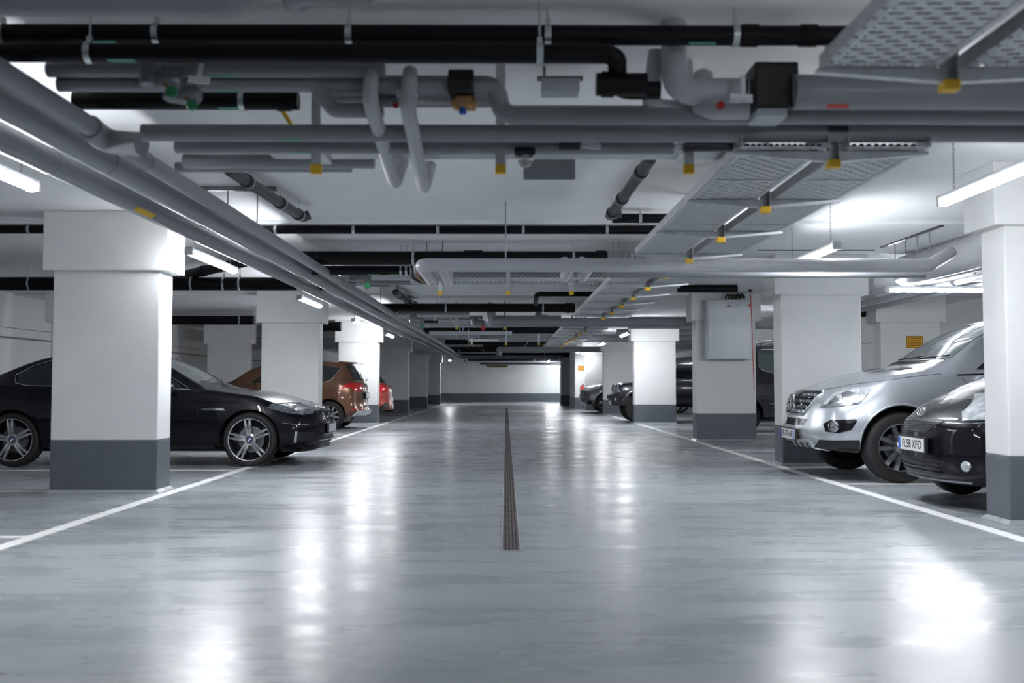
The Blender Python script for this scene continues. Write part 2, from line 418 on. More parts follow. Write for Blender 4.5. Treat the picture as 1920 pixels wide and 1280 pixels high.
# ------------------------------------------------------------------ pipes
def clampx(t, x, r, z, y, ceil=True, m=None):       # split ring round a crosswise pipe with rod to the ceiling
    b = bmesh.new()
    lathe(b, [(r + .001, -0.014), (r + 0.006, -0.014), (r + 0.006, 0.014), (r + .001, 0.014)], 'x', 20, (x, y, z), cap=False)
    box(b, x - 0.012, x + 0.012, y - 0.012, y + 0.012, z + r, z + r + 0.03)
    if ceil: sweep(b, [(x, y, z + r), (x, y, CEIL)], 0.005, seg=6)
    return finish('pipe_clamp', b, M['zinc'] if m is None else m, t, smooth=40)
def xpipe(label, px0, px1, py, hp, r, m, name='pipe', clamps=(), pxref=None, extra0=None, extra1=None, R=None, bands=(), pyc=None):
    """pipe running across the lane; hp = height above the lens; extra0/1 = further points at either end"""
    c = ath((pxref or 955), py, H + hp); Z = c.y; z = H + hp
    x0 = atZ(px0, py, Z).x; x1 = atZ(px1, py, Z).x
    t = thing(name, label, 'pipe', ((x0 + x1) / 2, Z, z)); ox = (x0 + x1) / 2
    path = [(x0 - ox, 0, 0), (x1 - ox, 0, 0)]
    if extra0: path = [tuple(Vector(p) + Vector((x0 - ox, 0, 0))) for p in extra0[::-1]] + path
    if extra1: path = path + [tuple(Vector(p) + Vector((x1 - ox, 0, 0))) for p in extra1]
    b = bmesh.new(); sweep(b, path, r, seg=22, R=R or r * 1.6); finish('pipe_run', b, m, t, smooth=50)
    for px in clamps:
        x = atZ(px, py, Z).x - ox
        q = bmesh.new()
        lathe(q, [(r + .001, -0.014), (r + 0.006, -0.014), (r + 0.006, 0.014), (r + .001, 0.014)], 'x', 20, (x, 0, 0), cap=False)
        box(q, x - 0.011, x + 0.011, -0.011, 0.011, r, r + 0.03)
        sweep(q, [(x, 0, r), (x, 0, ceil_at(Z) - z)], 0.005, seg=6)
        finish('pipe_clamp', q, M['zinc'], t, smooth=40)
    for (pa, pb, kind) in bands:      # stickers or sleeves
        xa, xb = atZ(pa, py, Z).x - ox, atZ(pb, py, Z).x - ox
        q = bmesh.new()
        if kind in ('sticker', 'redmark', 'bluemark', 'yellowmark'):
            a0, a1 = -2.15, -1.75
            vs = [[q.verts.new((xx + (0.012 if (a == a1) else 0), (r + 0.0016) * math.cos(a), (r + 0.0016) * math.sin(a))) for a in (a0, (a0 + a1) / 2, a1)] for xx in (xa, xb)]
            for i in range(2): q.faces.new([vs[0][i], vs[0][i + 1], vs[1][i + 1], vs[1][i]])
            finish('pipe_sticker', q, {'sticker': M['sticker'], 'redmark': M['red'], 'bluemark': M['blue'], 'yellowmark': M['yellow']}[kind], t)
        else:
            lathe(q, [(r, xa), (r * 1.14, xa), (r * 1.14, xb), (r, xb)], 'x', 22, cap=False)
            finish('pipe_sleeve', q, m if kind == 'sleeve' else M['blk'], t, smooth=40)
    return t, Z, z

BP, GI, GW = M['blackpipe'], M['insul'], M['insul_w']
# ---- nearest group, overhead
xpipe('grey jacketed pipe at the very top left of the frame', -400, 430, 6, 1.40, 0.05, GI, extra1=[(0.16, 0.0, 0.12), (0.16, 0, 0.24)], R=.1)
xpipe('grey pipe elbow at the top edge dropping from the ceiling', 545, 700, -14, 1.38, 0.045, GI, extra0=[(-0.0, 0.12, 0), (-0.0, .12, 0.2)], R=.08)
xpipe('upper of the two long black pipes overhead, with hanger rings', -500, 1640, 66, 1.545, 0.044, BP, clamps=(5, 295, 655, 1027, 1378),
      bands=[(165, 220, 'sticker'), (1290, 1340, 'sticker'), (1390, 1420, 'sleeve'), (1500, 1530, 'sleeve')])
xpipe('lower of the two long black pipes overhead, ending in an elbow', -500, 1140, 101, 1.43, 0.041, BP, clamps=(168, 1012), bands=[(205, 255, 'sticker')],
      extra1=[(0.04, 0.0, -0.02), (0.06, 0.16, -0.11), (0.25, 0.16, -0.11)], R=0.07)
xpipe('short fat black pipe stub beyond the overhead elbow', 1118, 1212, 158, 1.32, 0.05, BP, bands=[(1128, 1150, 'sleeve')])
xpipe('thin grey pipe under the black pair, running to the middle', 90, 722, 133, 1.44, 0.034, GI, bands=[(395, 440, 'sticker')])
xpipe('grey pipe below the thin one, dropping at an elbow', 110, 590, 160, 1.39, 0.034, GI, extra1=[(0.09, 0, -0.12), (0.32, 0, -0.12)], R=.05, bands=[(410, 445, 'sticker')])
xpipe('black pipe behind the valve, left overhead', 140, 560, 190, 1.47, 0.047, BP, clamps=(455,), bands=[(410, 448, 'sticker'), (520, 545, 'sleeve')])
xpipe('thin white pipe beyond the second elbow overhead', 620, 940, 190, 1.36, 0.03, GW)
t, Z, z = xpipe('fat grey pipe stepping down at an elbow, right of the twin white legs', 590, 932, 160, 1.40, 0.045, GI,
      extra1=[(0.02, 0.0, -0.14), (2.9, 0.0, -0.14)], R=0.075)
xpipe('long grey pipe ending at the corner joint with the left bundle', 268, 1960, 250, 1.215, 0.042, GI, bands=[(530, 565, 'sticker')])
xpipe('long grey pipe just above the perforated cross tray', 330, 1262, 276, 1.19, 0.034, GI, bands=[(548, 580, 'sticker')])
xpipe('grey pipe behind the cross tray on the left', 345, 702, 303, 1.235, 0.04, GI)
xpipe('slim grey pipe, lowest of the left overhead set', 330, 660, 314, 1.28, 0.03, GI)
# right-hand overhead fat pipes
xpipe('fattest grey pipe at the top right, leaving a black valve box', 1486, 2050, 172, 1.31, 0.078, GI, bands=[(1545, 1585, 'redmark')])
xpipe('middle grey pipe at the top right under the fattest one', 1460, 2050, 215, 1.30, 0.04, GI, bands=[(1505, 1545, 'bluemark')])
xpipe('bright grey pipe at the top right with a red mark', 1000, 2050, 232, 1.285, 0.034, GI, bands=[(1490, 1525, 'redmark')])
c = atZ(1265, 172, 4.38)
t = thing('pipe', 'white elbow pipe falling from the ceiling into the valve box', 'pipe', c)
b = bmesh.new(); sweep(b, [(0.0, 0, CEIL - c.z), (0.0, 0, 0.0), (0.33, 0, 0)], 0.062, R=0.1, seg=24); finish('pipe_run', b, GW, t, smooth=50)
b = bmesh.new(); lathe(b, [(0.062, 0.30), (0.066, 0.30), (0.066, 0.325), (0.062, 0.325)], 'x', 24, cap=False); finish('black_strap', b, M['blk'], t, smooth=40)
b = bmesh.new(); sweep(b, [(-0.06, 0.1, 0.22), (-0.10, 0.1, -0.05), (0.12, 0.1, -0.06)], 0.045, R=0.06); finish('branch_pipe', b, GW, t, smooth=50)
b = bmesh.new(); lathe(b, [(0.0, -.05), (0.04, -.04), (0.055, 0), (0.04, .04), (0.0, .05)], 'x', 20, (0.14, 0.05, 0.07), cap=False); finish('round_end', b, GW, t, smooth=60)
c = atZ(1345, 205, 4.3)
t = thing('pipe', 'short white capped pipe stub below the valve box', 'pipe', c)
b = bmesh.new(); sweep(b, [(-0.06, .12, 0.05), (-0.02, 0, -0.01), (0.14, 0, -0.01)], 0.036, R=0.04); finish('pipe_run', b, GW, t, smooth=50)
b = bmesh.new(); lathe(b, [(0.018, -.045), (0.018, -.03), (0.012, -.03), (0.012, 0)], 'y', 14, (0.0, -0.03, 0)); finish('red_knob', b, M['red'], t)
c = atZ(1446, 170, 4.38)
t = thing('valve_box', 'black foam insulation box around the valve at the top right', 'valve', c)
b = bmesh.new(); box(b, -0.1, 0.1, -0.1, 0.1, -0.105, 0.105, bev=0.015); finish('foam_box', b, M['blk'], t)
b = bmesh.new(); box(b, -0.09, 0.05, -0.09, 0.08, -0.145, -0.105, bev=0.01); finish('grey_tray', b, M['cabinet'], t)
c = atZ(1390, 184, 4.22)
b = bmesh.new(); box(b, -0.05, 0.05, -0.004, 0.004, -0.02, 0.02, bev=0.003); box(b, 0.0, 0.02, -0.003, 0.003, 0.02, 0.12)
o = simple('identification_tag', b, M['tag'], 'white tag clipped to the elbow pipe at the top right', 'tag'); o.location = c; o.rotation_euler = (-.25, 0.05, 0)
for px, py, Z, lab in ((373, 150, 4.25, 'white tag hanging from the thin grey pipe, top left'), (763, 178, 4.4, 'white tag above the twin white legs'),
                       (1108, 273, 4.72, 'white tag on the long grey pipe near the bulb lamp')):
    c = atZ(px, py, Z)
    b = bmesh.new(); box(b, -0.048, 0.048, -0.004, 0.004, -0.017, 0.017, bev=0.003); box(b, -0.016, 0.006, 0.0, 0.006, 0.015, 0.085)
    o = simple('identification_tag', b, M['tag'], lab, 'tag'); o.location = c; o.rotation_euler = (-.25, 0.1, 0)
# twin white legs hanging from the overhead set
for (a, bb, cc, lab) in (((692, 185), (741, 343), (757, 312), 'left of the twin white pipe legs hanging toward the lane'),
                         ((764, 200), (795, 352), (803, 318), 'right of the twin white pipe legs hanging toward the lane')):
    P0 = atZ(*a, 4.3); P1 = atZ(*bb, 5.25); P2 = P1 + Vector((0.02, 0.18, 0.16)); Pm = P0 + Vector((0, 0.12, 0.20))
    t = thing('pipe', lab, 'pipe', P0)
    b = bmesh.new(); sweep(b, [Pm - P0, Vector((0, 0, 0)), P1 - P0, P2 - P0], 0.036, R=0.07, seg=20); finish('pipe_run', b, GW, t, smooth=50)
# valves top left
def valve(px, py, Z, lab, s=1.0, hm=None):
    c = atZ(px, py, Z); t = thing('valve', lab, 'valve', c); t.scale = (s, s, s)
    b = bmesh.new(); lathe(b, [(0.035, -.06), (0.05, -.05), (0.05, .03), (0.035, .05), (0.03, .06)], 'z', 18); finish('valve_body', b, M['dsteel'], t, smooth=40)
    b = bmesh.new(); lathe(b, [(0.042, -.05), (0.046, -.03), (0.046, .05), (0.03, .07)], 'x', 18, (0.07, 0, -0.03)); finish('valve_flange', b, M['dsteel'], t, smooth=40)
    b = bmesh.new(); sweep(b, [(0.05, -.02, -.03), (0.12, -0.07, -0.10)], 0.007, seg=8); finish('valve_stem', b, M['brass'], t)
    b = bmesh.new(); lathe(b, [(0.026, -.006), (0.03, 0), (0.026, .006)], 'y', 8, (0.12, -0.075, -0.10)); finish('handwheel', b, hm or M['green'], t)
    return t
valve(283, 140, 4.3, 'grey valve with green handwheel, upper of the pair at the top left')
valve(325, 168, 4.35, 'grey valve with green handwheel, lower of the pair at the top left', 0.9)
valve(720, 182, 4.5, 'small brass valve with red knob behind the twin legs', 0.5, M['red'])
c = atZ(866, 178, 4.45); t = thing('valve_box', 'black foam wrap and copper fittings with a blue knob, top middle', 'valve', c)
b = bmesh.new(); box(b, -0.062, 0.058, -0.06, 0.06, -0.005, 0.105, bev=0.012); finish('foam_wrap', b, M['blk'], t)
b = bmesh.new(); lathe(b, [(0.02, -.06), (0.032, -.04), (0.03, .02), (0.035, .05), (0.02, .06)], 'x', 14, (0.01, 0, -0.04)); box(b, -0.03, 0.05, -0.03, 0.03, -0.07, -0.01, bev=.01); finish('copper_fitting', b, M['brass'], t, smooth=40)
b = bmesh.new(); lathe(b, [(0.016, -.01), (0.018, 0.0), (0.012, .02)], 'z', 12, (0.005, -.02, -0.085)); finish('knob', b, M['blue'], t)
# junction box, bulb lamp, grey plate
c = atZ(1050, 165, 5.0); t = thing('junction_box', 'grey box on struts under the ceiling, top middle right', 'box', c)
b = bmesh.new(); box(b, -0.1, 0.1, -0.06, 0.06, -0.035, 0.035, bev=.006); finish('box_body', b, M['cabinet'], t)
b = bmesh.new(); box(b, -0.12, 0.12, -0.015, 0.015, 0.04, 0.06); box(b, -0.09, -0.075, -0.01, .01, .06, CEIL - c.z); finish('strut', b, M['dsteel'], t)
c = atZ(985, 300, 4.75); t = thing('bulkhead_lamp', 'round clear glass bulb fitting in a black holder, off', 'lamp', c)
b = bmesh.new(); box(b, -0.055, 0.05, -0.03, 0.03, 0.02, 0.06, bev=.008); finish('holder', b, M['gblk'], t)
b = bmesh.new(); bmesh.ops.create_uvsphere(b, u_segments=20, v_segments=12, radius=0.038); finish('glass_globe', b, mat('clear_glass', (0.5, 0.5, 0.5), 0.05, trans=0.6, metal=0.2), t, smooth=80)
b = bmesh.new(); lathe(b, [(0.039, -.004), (0.043, 0), (0.039, .004)], 'z', 20, cap=False); finish('rim_ring', b, M['chrome'], t, smooth=60)
c = atZ(1030, 312, 5.35); b = bmesh.new(); box(b, -0.145, 0.145, -0.004, 0.004, -0.075, 0.11, bev=.003)
simple('hanging_plate', b, M['insul'], 'flat grey plate hanging behind the bulb fitting', 'plate').location = c
for px, py, Z, lab in ((1067, 267, 4.72, 'short dark pipe sleeve beside the bulb fitting'), (1330, 270, 4.8, 'dark pipe sleeve at the end of the long grey pipe')):
    c = atZ(px, py, Z); b = bmesh.new(); w = 0.05 if px < 1200 else 0.13
    lathe(b, [(0.03, -w), (0.04, -w), (0.04, w), (0.03, w)], 'x', 18); simple('pipe_sleeve', b, M['gblk'], lab, 'pipe', smooth=40).location = c
# yellow cable bundle
P = [atZ(528, 205, 5.2), atZ(545, 232, 5.2), atZ(560, 250, 5.3)]
b = bmesh.new(); sweep(b, [P[0] - P[0], P[1] - P[0], P[2] - P[0]], 0.012, R=.03, seg=10)
simple('cable', b, M['yellow'], 'short yellow conduit behind the top left pipes', 'cable', smooth=60).location = P[0]

# ---- left bundle of three long pipes
yy = lambda: None
for (tan, r, lab, y1, mk) in ((0.617, 0.052, 'innermost of the three long grey pipes running away on the left', 55.8, None),
                   (0.556, 0.074, 'middle of the three long grey pipes running away on the left', 55.8, None),
                   (0.487, 0.074, 'outermost of the three long grey pipes running away on the left', 55.8, 1)):
    hp = 1.30; x = -hp / tan
    t = thing('pipe', lab, 'pipe', (x, 0, H + hp))
    b = bmesh.new(); sweep(b, [(0, 1.0, 0), (0, y1, 0)], r, seg=28); finish('pipe_run', b, GI, t, smooth=50)
    for k in range(11):
        q = bmesh.new(); y = 7.9 + 4.2 * k if k else 5.6
        lathe(q, [(r, y - .012), (r + .003, y - .012), (r + .003, y + .012), (r, y + .012)], 'y', 28, cap=False)
        finish('joint_band', q, GI, t, smooth=40)
    if mk:
        q = bmesh.new(); y = 6.8; vs = [[q.verts.new(((r + .002) * math.cos(a), yy_, (r + .002) * math.sin(a))) for a in (-1.2, -.9, -.6)] for yy_ in (y, y + .35)]
        for i in range(2): q.faces.new([vs[0][i], vs[0][i + 1], vs[1][i + 1], vs[1][i]])
        finish('pipe_sticker', q, M['yellow'], t)
# corner joint where the innermost meets the cross pipe
c = Vector((-1.3 / 0.617, 5.02, H + 1.27))
t = thing('pipe_joint', 'grey corner elbow joining the left bundle to the cross pipe', 'pipe', c)
b = bmesh.new(); sweep(b, [(0, -0.18, 0.03), (0.0, 0.0, 0.0), (0.22, -0.06, -0.03)], 0.062, R=0.08, seg=24); finish('elbow', b, GI, t, smooth=60)
# ceiling rails with rods carrying the bundle
for k in range(7):
    y = 8.1 + (0 if k == 0 else 3.6 + 4.4 * (k - 1))
    t = thing('rail_hanger', '%s ceiling rail with rods over the left pipe bundle' % ord_[k], 'bracket', (-2.3, y, CEIL))
    b = bmesh.new(); box(b, -0.45, 0.36, -0.02, 0.02, -0.035, 0); finish('ceiling_rail', b, M['dsteel'], t)
    for x in (-0.38, -0.05, 0.20):
        b = bmesh.new(); sweep(b, [(x, 0, -0.03), (x, 0, -(CEIL - H - 1.36))], 0.005, seg=6); finish('threaded_rod', b, M['dsteel'], t)
# slim conduit on left wall
b = bmesh.new(); sweep(b, [(XL + 0.02, -2, 1.88), (XL + 0.02, 50, 1.88)], 0.014, seg=10); simple('conduit', b, M['dsteel'], 'thin grey conduit along the left wall', 'conduit', smooth=60)

# ---- second group
xpipe('long thin black pipe across the ceiling past the first pillar', -400, 1262, 431, 1.58, 0.042, BP, clamps=(55, 517, 663, 821, 981, 1138))
xpipe('fat black pipe with clamps behind the white pipe', 560, 1138, 484, 1.43, 0.078, BP, clamps=(775, 1075), bands=[(870, 905, 'sleeve'), (1118, 1136, 'sleeve')])
xpipe('black pipe under the fat black one, left half', 560, 768, 507, 1.33, 0.055, BP, clamps=(752, 762), bands=[(730, 750, 'sticker'), (690, 712, 'sticker')])
xpipe('slim grey pipe behind the left bundle, second set', 640, 790, 519, 1.40, 0.04, GW)
xpipe('slim grey pipe beneath its neighbour, second set', 640, 790, 530, 1.37, 0.03, GI)
xpipe('long white-grey pipe crossing the lane under the cable trays', 790, 1742, 497, 1.06, 0.061, GW, R=.09,
      extra0=[(0.0, 1.25, 0), (0.0, 1.36, .12)], extra1=[(0.75, 1.2, 0.28)], bands=())
xpipe('slimmer grey pipe directly under the long white-grey one', 1140, 1735, 514, 1.04, 0.032, GI)
xpipe('grey pipe branch running above the perforated tray', 850, 1130, 517, 1.36, 0.05, GI)
for px, lab in ((838, 'short white pipe leg beside the elbow of the long pipe'), (1070, 'left of two short white pipe ends'), (1106, 'right of two short white pipe ends')):
    P0 = atZ(px - (12 if px < 900 else 0), 500, 8.65); P1 = P0 + Vector((0, 1.25 if px < 900 else .85, -.01))
    t = thing('pipe', lab, 'pipe', P0); b = bmesh.new(); sweep(b, [(0, 0, 0), P1 - P0, P1 - P0 + Vector((0, .12, .2))], 0.045, R=.07); finish('pipe_run', b, GW, t, smooth=50)
for (pa, pb, z_, r, lab) in (((430, 318), (568, 408), 2.60, 0.045, 'grey down-sloping drain pipe on the ceiling, left of the twin legs'),
                          ((1222, 295), (1143, 405), 2.60, 0.045, 'dark drain pipe along the ceiling, left of the cable trays'),
                          ((742, 548), (775, 571), 2.58, 0.06, 'short black drain pipe on the ceiling beyond the cross tray')):
    P0 = ath(*pa, z_); P1 = ath(*pb, z_ - .03)
    t = thing('pipe', lab, 'pipe', P0); d = P1 - P0
    b = bmesh.new(); sweep(b, [(0, 0, 0.03), (0, 0, 0), d, d + Vector((0.1 if pa[0] > 1000 else .05, 0.02, 0.03))], r, R=.06); finish('pipe_run', b, M['greypipe'], t, smooth=50)
    for s in (0.18, 0.62, 0.9):
        q = bmesh.new(); sweep(q, [d * s, d * s + d.normalized() * 0.05], r + 0.008, seg=20); finish('pipe_collar', q, M['blk'], t, smooth=40)
        q = bmesh.new(); p = d * (s + .03); sweep(q, [p, p + d.normalized() * 0.02], r + 0.009, seg=20); sweep(q, [p, p + Vector((0, 0, CEIL - P0.z - p.z))], 0.004, seg=6); finish('pipe_clamp', q, M['zinc'], t, smooth=40)
xpipe('short black pipe from the drain pipe elbow to the trays', 1148, 1250, 409, 1.58, 0.045, BP, clamps=(1200,))
# rails
for px, py, w, lab in ((815, 452, 0.28, 'ceiling rail with two rods above the long white-grey pipe'),):
    c = ath(px, py, CEIL - .035); t = thing('rail_hanger', lab, 'bracket', (c.x, c.y, CEIL))
    b = bmesh.new(); box(b, -w / 2, w / 2, -.02, .02, -0.03, 0); finish('ceiling_rail', b, M['dsteel'], t)
    for x in (-.09, .09):
        b = bmesh.new(); sweep(b, [(x, 0, -.03), (x, 0, -.45)], 0.006, seg=6); finish('threaded_rod', b, M['dsteel'], t)
for k, (px, Zr) in enumerate(((948, 8.75), (1160, 11.0), (1172, 11.0), (1150, 11.0))):
    x = atZ(px, 500, Zr).x; b = bmesh.new(); sweep(b, [(0, 0, 0), (0, 0, -0.5 if k else -.52)], 0.006, seg=6)
    simple('threaded_rod', b, M['dsteel'], ['single threaded rod holding the long white-grey pipe', 'middle of three thin rods beside the trays', 'right of three thin rods beside the trays', 'left of three thin rods beside the trays'][k], 'rod').location = (x, Zr, CEIL)

# ---- cross trays with yellow-capped hangers
def cross_tray(px0, px1, py, Z, caps, capy, lab):
    a = atZ(px0, py, Z); c = atZ(px1, py, Z); z = a.z
    t = thing('cable_tray', lab, 'cable tray', ((a.x + c.x) / 2, Z, z)); h = (c.x - a.x) / 2; ox = (a.x + c.x) / 2
    b = bmesh.new(); box(b, -h, h, -0.12, 0.12, -0.001, 0.001); finish('tray_bottom', b, M['perfx'], t)
    for s in (-1, 1):
        b = bmesh.new(); box(b, -h, h, s * .12 - .0015, s * .12 + .0015, 0, 0.06); finish('tray_side', b, M['perfs'], t)
    q = bmesh.new()
    for k in range(4): sweep(q, [(-h + .05, -.05 + .03 * k, .012), (0, -.045 + .03 * k, .02), (h - .05, -.05 + .03 * k, .012)], 0.009, seg=8)
    finish('cable_bundle', q, M['blk'], t, smooth=50)
    for px in caps:
        p = atZ(px, capy, Z); x = p.x - ox; zc = p.z - z
        b = bmesh.new(); box(b, x - .024, x + .024, -.165, -.16, zc, CEIL - z); box(b, x - .024, x - .019, -.16, -.13, zc, CEIL - z); box(b, x + .019, x + .024, -.16, -.13, zc, CEIL - z)
        post = finish('hanger_post', b, M['steel'], t)
        b = bmesh.new(); box(b, x - .027, x + .027, -.168, -.127, zc - .012, zc + .035, bev=.004); finish('end_cap', b, M['yellow'], post)
        b = bmesh.new(); box(b, x - .03, x + .03, -.13, .13, -.028, -.002, bev=.003); finish('support_arm', b, M['steel'], t)
    return t
cross_tray(505, 1392, 288, 5.05, (603, 939, 1281), 333, 'perforated cross tray with three yellow-capped hangers, nearest')
cross_tray(771, 1150, 531, 11.8, (827, 953, 1070), 553, 'perforated cross tray with three yellow-capped hangers, second from the camera')
cross_tray(822, 905, 606, 19.1, (857, 946), 617, 'short perforated cross tray, third from the camera')
cross_tray(880, 935, 640, 26, (885, 949, 1010), 646, 'short perforated cross tray, fourth from the camera')

# ---- long double cable tray on central hangers
def long_tray(y0, y1, posts, lab, xl=1.135, xr=2.04, hp=1.14):
    z = H + hp; gap = 0.05; xc = 1.60
    t = thing('cable_tray', lab, 'cable tray', (xc, (y0 + y1) / 2, z)); h = (y1 - y0) / 2; oy = (y0 + y1) / 2
    for (a, c) in ((xl - xc, -gap), (gap, xr - xc)):
        b = bmesh.new(); box(b, a, c, -h, h, -0.001, 0.001); bt = finish('tray_bottom', b, M['perf'], t)
        b = bmesh.new()
        for x in (a, c): box(b, x - .0015, x + .0015, -h, h, -.001, 0.055)
        # pressed beads along the inner edges
        finish('tray_side', b, M['steel'], t)
        b = bmesh.new()
        for x in (a + .022, c - .022): box(b, x - .008, x + .008, -h, h, -.004, -.0012)
        finish('tray_bead', b, M['steel'], t)
        n = int((y1 - y0) / 1.5)
        for k in range(n):
            y = -h + 1.5 * (k + .5)
            b = bmesh.new(); box(b, a + .03, c - .03, y, y + .02, -.006, -.0012); finish('joint_strip', b, M['steel'], t)
    b = bmesh.new(); box(b, -.045, .045, -h, h, .07, .11); finish('centre_channel', b, M['gunalu'], t)
    q = bmesh.new()
    for k in range(13):
        w_ = .02 * math.sin(k * 2.3)
        sweep(q, [(-.43 + .029 * k, -h + .05, .014), (-.42 + .028 * k + w_, 0, .014), (-.43 + .029 * k, h - .05, .014)], .012, seg=8)
    for k in range(9):
        w_ = .02 * math.sin(k * 1.7)
        sweep(q, [(.09 + .036 * k, -h + .05, .014), (.09 + .035 * k + w_, 0, .014), (.09 + .036 * k, h - .05, .014)], .013, seg=8)
    finish('cable_bundle', q, M['blk'], t, smooth=50)
    for y in posts:
        y -= oy
        b = bmesh.new()
        box(b, -.026, .026, y + .02, y + .025, -.075, CEIL - z); box(b, -.026, -.021, y - .02, y + .02, -.075, CEIL - z); box(b, .021, .026, y - .02, y + .02, -.075, CEIL - z)
        post = finish('hanger_post', b, M['steel'], t)
        b = bmesh.new(); box(b, -.03, .03, y - .026, y + .03, -.085, -.045, bev=.005); finish('end_cap', b, M['yellow'], post)
        for s, e in ((-1, xl - xc - .02), (1, xr - xc + .02)):
            b = bmesh.new(); prism(b, [(s * .026, -.055), (s * .026, -.005), (e, -.005), (e, -.02)], 'y', y - .018, y + .018); finish('support_arm', b, M['steel'], t)
    return t
PZ = [3.43 + 1.24 * k for k in range(24)]
long_tray(0.6, 3.46, [p for p in PZ if p < 3.5], 'perforated double cable tray at the top right corner, nearest', xl=1.14, xr=2.3)
long_tray(4.58, 8.46, [p for p in PZ if 4.5 < p < 8.5], 'long perforated double cable tray over the right of the lane, second from the camera')
long_tray(9.4, 16.4, [p for p in PZ if 9.4 < p < 16.3], 'long perforated double cable tray, third from the camera, beyond the white-grey pipe')
long_tray(18.45, 23.6, [p for p in PZ if 18.5 < p < 23.5], 'distant double cable tray, fourth from the camera')
long_tray(24.2, 29.5, [p for p in PZ if 24.2 < p < 29.4], 'far double cable tray, last in the row')

# ---- farther groups
def grp(y0, lab, w=1.0):
    pass
xpipe('fat black pipe across the lane behind the second cross tray', 700, 1078, 577, 1.42, 0.08, BP, clamps=(836, 1018), bands=[(1060, 1076, 'sleeve')])
xpipe('short black bent pipe above the second tray right end', 1012, 1112, 551, 1.45, 0.04, BP, extra0=[(-0.05, 0.0, -0.02), (-.05, .5, -0.12)], R=.06)
xpipe('fat grey pipe crossing the lane past the third cable tray', 926, 1420, 604, 1.165, 0.082, GI, extra0=[(-0.05, 0, 0), (-.05, 0, .35)], R=.12)
xpipe('grey pipe beside the fat one, middle distance', 921, 1052, 596, 1.27, 0.05, GI, extra0=[(-.02, 0, 0), (-.02, 0, .3)])
xpipe('long grey pipe with step elbow past the fourth tray', 885, 1300, 634, 1.25, 0.10, GI, extra0=[(-.05, 0, 0), (-.05, 0, .4)], R=.14)
xpipe('dark grey pipe crossing the lane far away', 938, 1200, 655, 1.22, 0.10, GI, extra0=[(-.05, 0, 0), (-.05, 0, -.2)])
random.seed(3)
FAR = [(590, 745, 880, 1.30, .05, GW, 'white pipe above the third tray, left'), (596, 760, 905, 1.34, .05, GI, 'grey pipe above the third tray, left'),
       (601, 775, 880, 1.40, .05, BP, 'black pipe above the third tray, left'), (609, 790, 940, 1.33, .06, GW, 'pale pipe above the yellow caps, left'),
       (619, 795, 1060, 1.38, .09, BP, 'black pipe behind the third cross tray'), (624, 805, 960, 1.30, .05, GW, 'white pipe just below the far black pipe'),
       (629, 815, 900, 1.30, .06, GI, 'grey pipe dipping left of the far step elbow'), (641, 835, 1080, 1.40, .08, BP, 'black pipe past the step elbow'),
       (647, 838, 905, 1.33, .06, GI, 'grey pipe far left of the tray row'), (650, 842, 1040, 1.40, .09, BP, 'black pipe in the far distance, upper'),
       (656, 846, 940, 1.36, .09, BP, 'black pipe in the far distance, middle'), (660, 850, 940, 1.30, .06, GI, 'grey pipe in the far distance'),
       (665, 850, 1100, 1.38, .11, BP, 'black pipe in the far distance, lower'), (669, 862, 1055, 1.26, .08, GI, 'grey pipe close to the far wall, upper'),
       (673, 870, 1060, 1.36, .10, BP, 'black pipe close to the far wall'), (677, 880, 1070, 1.25, .09, GI, 'grey pipe close to the far wall, lower'),
       (681, 900, 1060, 1.20, .07, M['greypipe'], 'lowest dark pipe against the far wall')]
for py, a, c, hp, r, m, lab in FAR:
    xpipe(lab, a, c, py, hp, r, m, clamps=[random.uniform(a + 10, c - 10) for _ in range(2)])
# far valves and a yellow tray near the far wall
for px, py, Z, lab in ((665, 515, 11.6, 'valve with green wheel beside the left bundle, second set'), (890, 602, 18.5, 'copper valve cluster above the third tray'),
                       (775, 597, 17.8, 'valve with green wheel, third set'), (1010, 592, 18.6, 'grey valve beyond the white-grey pipe, middle distance')):
    valve(px, py, Z, lab, 1.4, M['green'] if px in (665, 775) else M['red'])
c = atZ(932, 686, 50); b = bmesh.new(); prism(b, [(-.6, .05), (.6, .05), (.5, -.06), (-.5, -.06)], 'y', -.3, .3)
simple('cable_tray', b, M['dyellow'], 'yellow painted tray close to the far wall', 'cable tray').location = c
# bundle of bent cables dropping onto second tray
for k, dx in enumerate((0, 9, 18)):
    P = [atZ(772 + dx, 500, 11.0), atZ(774 + dx, 520, 11.4), atZ(785 + dx, 528, 11.7), atZ(810 + dx, 530, 11.75)]
    b = bmesh.new(); sweep(b, [p - P[0] for p in P], .018, R=.1, seg=10)
    simple('cable', b, M['blk'] if k != 1 else M['brass'], ['left strand of the cables bending onto the second cross tray', 'middle brown strand of the cables bending onto the second cross tray', 'right strand of the cables bending onto the second cross tray'][k], 'cable', smooth=60).location = P[0]

# ---- pipes in the left bays
xpipe('fat black pipe behind the first pillar in the left bays', -215, 620, 532, 1.40, 0.095, BP, pxref=300, clamps=(57, 360, 420, 450, 560))
xpipe('black pipe over the far left bays beside the second pillar', 250, 476, 600, 1.42, 0.10, BP, pxref=390, clamps=(450,))
xpipe('pale beam-like pipe above the far left bays', 250, 476, 587, 1.6, 0.04, GW, pxref=390)
P0, P1 = ath(300, 526, 2.59), ath(470, 488, 2.59)
t = thing('pipe', 'black pipe slanting behind the tube lamp beside the first pillar', 'pipe', P0)
b = bmesh.new(); sweep(b, [(0, 0, 0), P1 - P0], .068); finish('pipe_run', b, BP, t, smooth=50)
b = bmesh.new(); sweep(b, [(P1 - P0) * .5, (P1 - P0) * .54], .076); finish('pipe_collar', b, BP, t, smooth=50)
xpipe('black pipe behind the third pillar, left bays', 560, 640, 612, 1.40, .12, BP, pxref=600)
